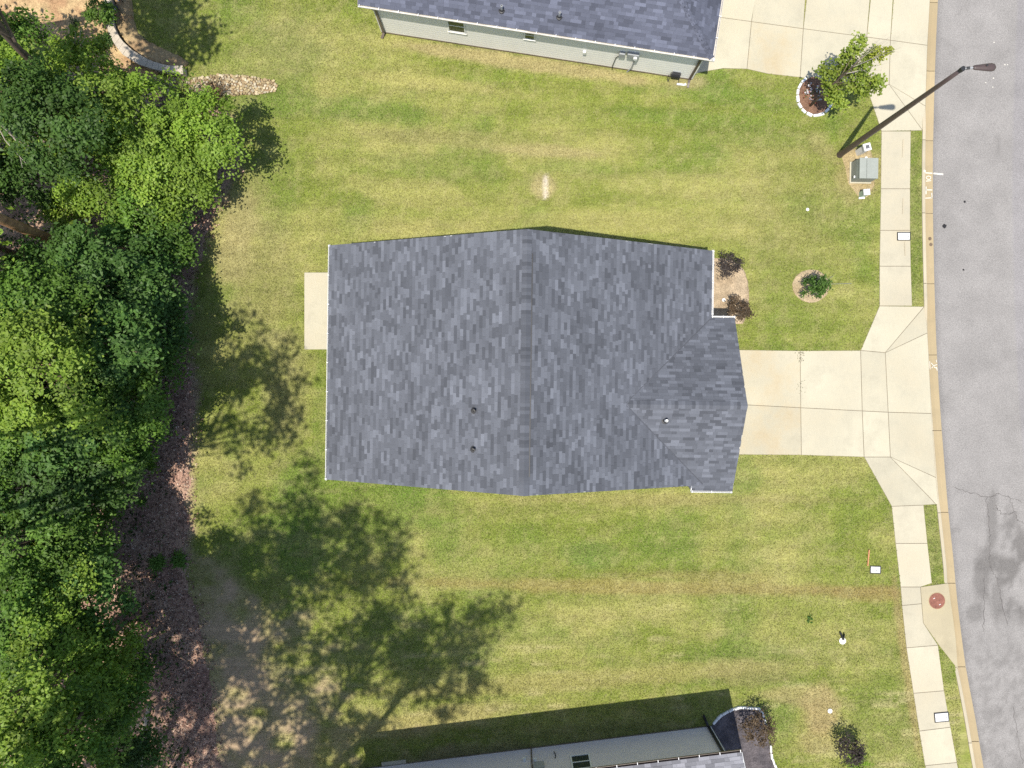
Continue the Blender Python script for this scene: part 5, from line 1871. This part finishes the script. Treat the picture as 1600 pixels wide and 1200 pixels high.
# flower pot stones / white blooms in the tree ring
fl = empty('white_flowers', P(1268, 147), label='scattered white and red blooms in the mulch under the driveway tree', cat='flowers')
VV, CC = [], []
rg = np.random.default_rng(5)
for i in range(70):
    a, q = rg.uniform(0, 6.28), math.sqrt(rg.random()) * .55
    p = np.array([[q * math.cos(a) * .85, q * math.sin(a), rg.uniform(.08, .2)]])
    v = leaves(np.repeat(p, 3, 0) + rg.normal(size=(3, 3)) * .02, np.array([[0, 0, 1.0]] * 3) + rg.normal(size=(3, 3)) * .3, np.full(3, .075), rg, .8)
    VV.append(v)
    CC.append(np.repeat(np.array([(.75, .74, .76) if rg.random() < .5 else ((.3, .1, .06) if rg.random() < .4 else (.1, .15, .05))]), 12, 0))
np_obj('blooms', np.concatenate(VV), 4, M['leaf'], np.concatenate(CC), fl)

# driveway tree: trunk, leafy branches, bare twigs
tb = P(1265, 166)
dt = empty('driveway_tree', tb, label='young green tree with bare twigs leaning over the top driveway', cat='tree')
rg = np.random.default_rng(77)
tk = MB().tube([(0, 0, -.1), (.02, .0, 1.2), (.0, .02, 2.6), (.03, .0, 4.2), (.02, .02, 5.4)], [.06, .05, .042, .028, .01], 8).build('trunk', M['bark'], dt, smooth=True)
PP, NN, TT = [], [], []
# photo pixel of each leaf clump with its height
CL = [(1302, 118, 2.6, .42), (1288, 112, 2.3, .36), (1312, 105, 2.9, .4), (1330, 95, 3.4, .42), (1338, 78, 3.9, .38), (1344, 64, 4.2, .30), (1326, 112, 3.1, .36), (1345, 110, 3.6, .36), (1335, 128, 3.0, .42), (1350, 125, 3.4, .36),
      (1366, 132, 3.4, .40), (1372, 126, 3.7, .3), (1352, 142, 3.0, .36), (1310, 145, 2.2, .40), (1300, 152, 1.9, .34), (1315, 162, 1.9, .32), (1295, 138, 2.1, .34), (1308, 130, 2.5, .36), (1360, 85, 4.4, .30), (1355, 100, 4.2, .30), (1320, 88, 3.4, .34)]
for (x, y, z, r) in CL:
    p = np.array(P(x, y, z) - tb)
    k = int(150 * r / .36)
    q = rg.normal(size=(k, 3)) * np.array([1, 1, .55]) * r * .5
    PP.append(p + q); NN.append(np.array([0, 0, 1.0]) + rg.normal(size=(k, 3)) * .45); TT.append(np.full(k, rg.uniform(.8, 1.2)))
    zb = max(1.0, z - 1.0)
    MB().tube([(0.01, 0, zb), tuple((p + np.array([0, 0, zb])) / 2 + np.array([0, 0, .1])), tuple(p)], [.014, .010, .005], 5, False).build('branch', M['bark'], tk)
pos, nn, tt = np.concatenate(PP), np.concatenate(NN), np.concatenate(TT)
w = rg.random(len(pos))[:, None]
C = (np.array([.31, .38, .06]) * w + np.array([.18, .255, .045]) * (1 - w)) * tt[:, None]
np_obj('crown', leaves(pos, nn, .13 * rg.uniform(.7, 1.25, len(pos)), rg, .75), 4, M['leaf'], np.repeat(C, 4, 0), dt)
PP = []
for (x, y, z, r) in [(1365, 83, 4.6, .22), (1375, 88, 4.7, .2), (1385, 80, 5.0, .18), (1372, 78, 4.8, .16), (1390, 78, 5.1, .12)]:
    p = np.array(P(x, y, z) - tb)
    PP.append(p + rg.normal(size=(70, 3)) * r * .5)
pos = np.concatenate(PP)
np_obj('yellow_leaves', leaves(pos, np.array([0, 0, 1.0]) + rg.normal(size=pos.shape) * .4, .11 * rg.uniform(.7, 1.2, len(pos)), rg, .75), 4, M['leaf'], np.repeat(np.array([.36, .40, .055]) * rg.uniform(.7, 1.2, (len(pos), 1)), 4, 0), dt)
for (x, y, z) in ((1375, 62, 5.4), (1386, 63, 5.5), (1408, 74, 5.6), (1398, 72, 5.4), (1385, 99, 4.6), (1378, 110, 4.3), (1390, 58, 5.4)):
    p = np.array(P(x, y, z) - tb)
    a0 = np.array([.02, .02, 4.2 if z > 5 else 3.6])
    m1 = (a0 + p) / 2 + rg.normal(size=3) * .05
    MB().tube([tuple(a0), tuple(m1), tuple(p)], [.014, .009, .003], 5, False).build('bare_twig', M['pale_bark'], tk)
    MB().tube([tuple(m1), tuple((m1 + p) / 2 + rg.normal(size=3) * .12), tuple(p + rg.normal(size=3) * .16)], [.007, .005, .002], 4, False).build('bare_twig', M['pale_bark'], tk)

# staked sapling in the mulch ring
sb = P(1262, 450)
sp = empty('sapling', sb, label='small staked evergreen sapling in the round mulch ring', cat='tree')
tk = MB().tube([(0, 0, -.1), (.02, .01, 1.2), (.04, .0, 2.1)], [.03, .022, .006], 7).build('trunk', M['bark'], sp)
PP, NN = [], []
for i in range(52):
    z = rg.uniform(.4, 2.0)
    a = rg.uniform(0, 6.28)
    q = rg.uniform(.1, .62) * (1.15 - z / 2.8)
    p = np.array([q * math.cos(a), q * math.sin(a), z])
    PP.append(p + rg.normal(size=(34, 3)) * .07); NN.append(np.array([0, 0, 1.0]) + rg.normal(size=(34, 3)) * .5)
pos, nn = np.concatenate(PP), np.concatenate(NN)
C = np.array([.09, .17, .035]) * rg.uniform(.5, 1.6, (len(pos), 1))
np_obj('crown', leaves(pos, nn, .10 * rg.uniform(.7, 1.3, len(pos)), rg, .5), 4, M['leaf'], np.repeat(C, 4, 0), sp)
e = P(1330, 443) - sb
MB().tube([(0.02, 0, 1.3), (e.x * .6, e.y * .6, .5), (e.x, e.y, .02)], .008, 5).build('guy_wire', M['grey_plastic'], sp)
e2 = P(1302, 431) - sb
MB().tube([(0.02, 0, 1.3), (e2.x, e2.y, .02)], .007, 5).build('guy_wire', M['grey_plastic'], sp)

# leaning and dead trunks in the wood
a, b = P(118, 390), P(-25, 332, 7.0)
lt = empty('leaning_trunk', a, label='leaning orange barked pine trunk crossing the left edge', cat='tree')
d = b - a
MB().tube([(0, 0, -.2), tuple(d * .35), tuple(d * .7), tuple(d), tuple(d * 1.6)], [.26, .23, .21, .19, .15], 12).build('trunk', M['pine_bark'], lt, smooth=True)
a = P(75, 206, 1.2)
dtk = empty('dead_tree', (a.x, a.y, 0), label='pale dead trunk with bare branches on the upper left edge', cat='tree')
d = P(-10, 212, 7.5) - Vector((a.x, a.y, 0))
tk = MB().tube([(.4, 0, -.1), (.2, .05, 3.0), tuple(d * .5 + Vector((.1, .05, 2.6))), tuple(d)], [.13, .12, .10, .07], 8).build('trunk', M['pale_bark'], dtk, smooth=True)
rg = np.random.default_rng(3)
for (x, y, z) in ((55, 235, 6.4), (62, 248, 6.2), (40, 255, 6.6), (35, 262, 6.3), (70, 222, 6.2), (-2, 185, 7.2), (2, 180, 7.0)):
    p = P(x, y, z) - Vector((a.x, a.y, 0))
    s0 = d * .5 + Vector((.1, .05, 2.6))
    m1 = (s0 + p) / 2 + Vector(rg.normal(size=3) * .1)
    MB().tube([tuple(s0), tuple(m1), tuple(p)], [.03, .02, .008], 5, False).build('bare_branch', M['pale_bark'], tk)
def twigs(px, py, z, ends, label, r0=.03):
    a = P(px, py, 0)
    o = empty('dead_branch', (a.x, a.y, 0), label=label, cat='branch')
    s0 = P(px, py, z) - a
    tk = MB().tube([(0, 0, 0), tuple(s0 * .5 + Vector((.03, 0, 0))), tuple(s0)], [r0 * 1.2, r0, r0 * .8], 6).build('stem', M['pale_bark'], o)
    for (x, y, zz) in ends:
        p = P(x, y, zz) - a
        m1 = (s0 + p) / 2 + Vector(rg.normal(size=3) * .06)
        MB().tube([tuple(s0), tuple(m1), tuple(p)], [r0 * .7, r0 * .5, r0 * .15], 5, False).build('twig', M['pale_bark'], tk)
twigs(122, 88, 4.4, ((112, 62, 5.6), (118, 50, 5.9), (128, 42, 6.0), (134, 57, 5.8), (108, 75, 5.4)), 'bare pale twigs poking above the lime tree at the straw ground')
twigs(85, 778, 3.6, ((118, 768, 4.2), (100, 785, 4.3), (75, 776, 4.4), (120, 775, 4.4)), 'bare twigs over the dark gap in the middle wood')
twigs(60, 820, 4.6, ((35, 818, 5.6), (72, 808, 5.4), (70, 822, 5.5), (20, 812, 5.8)), 'bare pale branch across the left tree below the dark gap')
twigs(215, 1072, 1.0, ((200, 1095, 1.6), (212, 1060, 1.6), (225, 1065, 1.3), (246, 1078, 1.0), (205, 1080, 1.8)), 'dry sticks at the upper end of the fallen log')

a, b = P(233, 1098, .15), P(217, 1204, .25)
d = b - a
fl_ = empty('fallen_log', a, label='pale fallen log lying along the lower wood edge', cat='log')
MB().tube([(0, 0, 0), tuple(d * .4 + Vector((-.04, 0, 0))), tuple(d * .75), tuple(d)], [.085, .105, .12, .13], 9).build('trunk', M['pale_bark'], fl_, smooth=True)
MB().tube([tuple(d * .7), tuple(d * .85 + Vector((-.35, -.1, .1))), tuple(d * 1.05 + Vector((-.6, -.1, .1)))], [.07, .055, .04], 6).build('side_branch', M['pale_bark'], fl_)
MB().tube([tuple(d * .15), tuple(d * .2 + Vector((-.3, -.2, .15)))], [.03, .012], 5).build('side_branch', M['pale_bark'], fl_)

# ------------------------------------------------------------------ undergrowth, litter, grass (uncountable)
rg = np.random.default_rng(9)
qx, qy = rg.uniform(-250, 330, 9000), rg.uniform(110, 1300, 9000)
xb = np.interp(qy, _fy, _fx)
k = (qx < xb - 62 + 30 * rg.normal(size=len(qx))) & (fbm(qx * .03, qy * .03, 88, 3) > .46)
qx, qy = qx[k], qy[k]
pos = np.stack([(qx - 800) / S, (600 - qy) / S, rg.uniform(.1, .7, len(qx))], -1)
pos = np.repeat(pos, 4, 0) + rg.normal(size=(len(pos) * 4, 3)) * np.array([.16, .16, .06])
pos[:, 2] = np.maximum(pos[:, 2], .04)
C = np.array([.055, .10, .025]) * rg.uniform(.5, 1.6, (len(pos), 1))
tag(np_obj('undergrowth', leaves(pos, np.array([0, 0, 1.0]) + rg.normal(size=pos.shape) * .4, .17 * rg.uniform(.6, 1.3, len(pos)), rg), 4, M['leaf'], np.repeat(C, 4, 0), kind='stuff'), 'low leafy undergrowth covering the shaded wood floor', 'undergrowth')

n = 26000
qy = rg.uniform(150, 1230, n)
xb = np.interp(qy, _fy, _fx)
qx = xb + rg.normal(size=n) * 40 - 45
k = qx < xb + 20 * rg.random(n)
qx, qy = qx[k], qy[k]
pos = np.stack([(qx - 800) / S, (600 - qy) / S, rg.uniform(.03, .07, len(qx))], -1)
cc = np.array([(.42, .27, .20), (.30, .17, .13), (.19, .12, .095), (.52, .39, .30)])[rg.integers(0, 4, len(pos))] * rg.uniform(.7, 1.25, (len(pos), 1))
tag(np_obj('leaf_litter', leaves(pos, np.array([0, 0, 1.0]) + rg.normal(size=pos.shape) * .35, .10 * rg.uniform(.5, 1.4, len(pos)), rg), 4, M['litter'], np.repeat(cc, 4, 0), kind='stuff'), 'loose brown leaf litter and bark chips on the red soil', 'litter')


def grass():
    n = 760000
    rg = np.random.default_rng(21)
    x = rg.uniform(-21.5, 21.3, n)
    y = rg.uniform(-18.9, 18.9, n)
    qx, qy = px_of(x, y)
    k = (qx < road_x(qy) - PAN - TOPW - 1)
    for poly in SLABS_DRIVE + SLABS_WALK + SLABS_NEIGH + [INLET, PATIO, HOUSE_FOOT, FRONT_BED, RING, TREE_BED, UTIL_BED, BOTTOM_BED, WALL_BED, STRAW_BED, STONES, T_FOOT, B_FOOT]:
        xs_ = [p[0] for p in poly]; ys_ = [p[1] for p in poly]
        c = k & (qx > min(xs_)) & (qx < max(xs_)) & (qy > min(ys_)) & (qy < max(ys_))
        i = np.nonzero(c)[0]
        if len(i):
            k[i[inside(qx[i], qy[i], poly)]] = False
    xb = np.interp(qy, _fy, _fx)
    k &= ~((qx < xb) & (qy > 60))
    k &= ~((qx < 172) & (qy < 120))
    x, y, qx, qy = x[k], y[k], qx[k], qy[k]
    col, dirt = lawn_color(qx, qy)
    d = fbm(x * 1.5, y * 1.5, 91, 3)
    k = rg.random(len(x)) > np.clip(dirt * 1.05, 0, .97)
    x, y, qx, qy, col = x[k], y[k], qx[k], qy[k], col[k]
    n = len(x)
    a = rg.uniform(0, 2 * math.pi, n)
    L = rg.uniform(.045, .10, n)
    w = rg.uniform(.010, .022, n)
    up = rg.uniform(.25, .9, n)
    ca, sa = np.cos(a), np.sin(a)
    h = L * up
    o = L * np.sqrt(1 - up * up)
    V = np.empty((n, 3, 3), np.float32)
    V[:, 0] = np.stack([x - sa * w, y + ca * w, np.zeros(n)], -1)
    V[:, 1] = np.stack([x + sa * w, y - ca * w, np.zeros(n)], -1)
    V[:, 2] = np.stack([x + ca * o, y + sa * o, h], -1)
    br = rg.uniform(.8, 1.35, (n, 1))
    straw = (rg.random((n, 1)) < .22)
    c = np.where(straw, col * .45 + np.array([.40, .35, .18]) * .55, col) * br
    return tag(np_obj('grass', V.reshape(-1, 3), 3, M['blade'], np.repeat(c, 3, 0), kind='stuff'), 'short mown grass blades covering the lawn', 'grass')


grass()
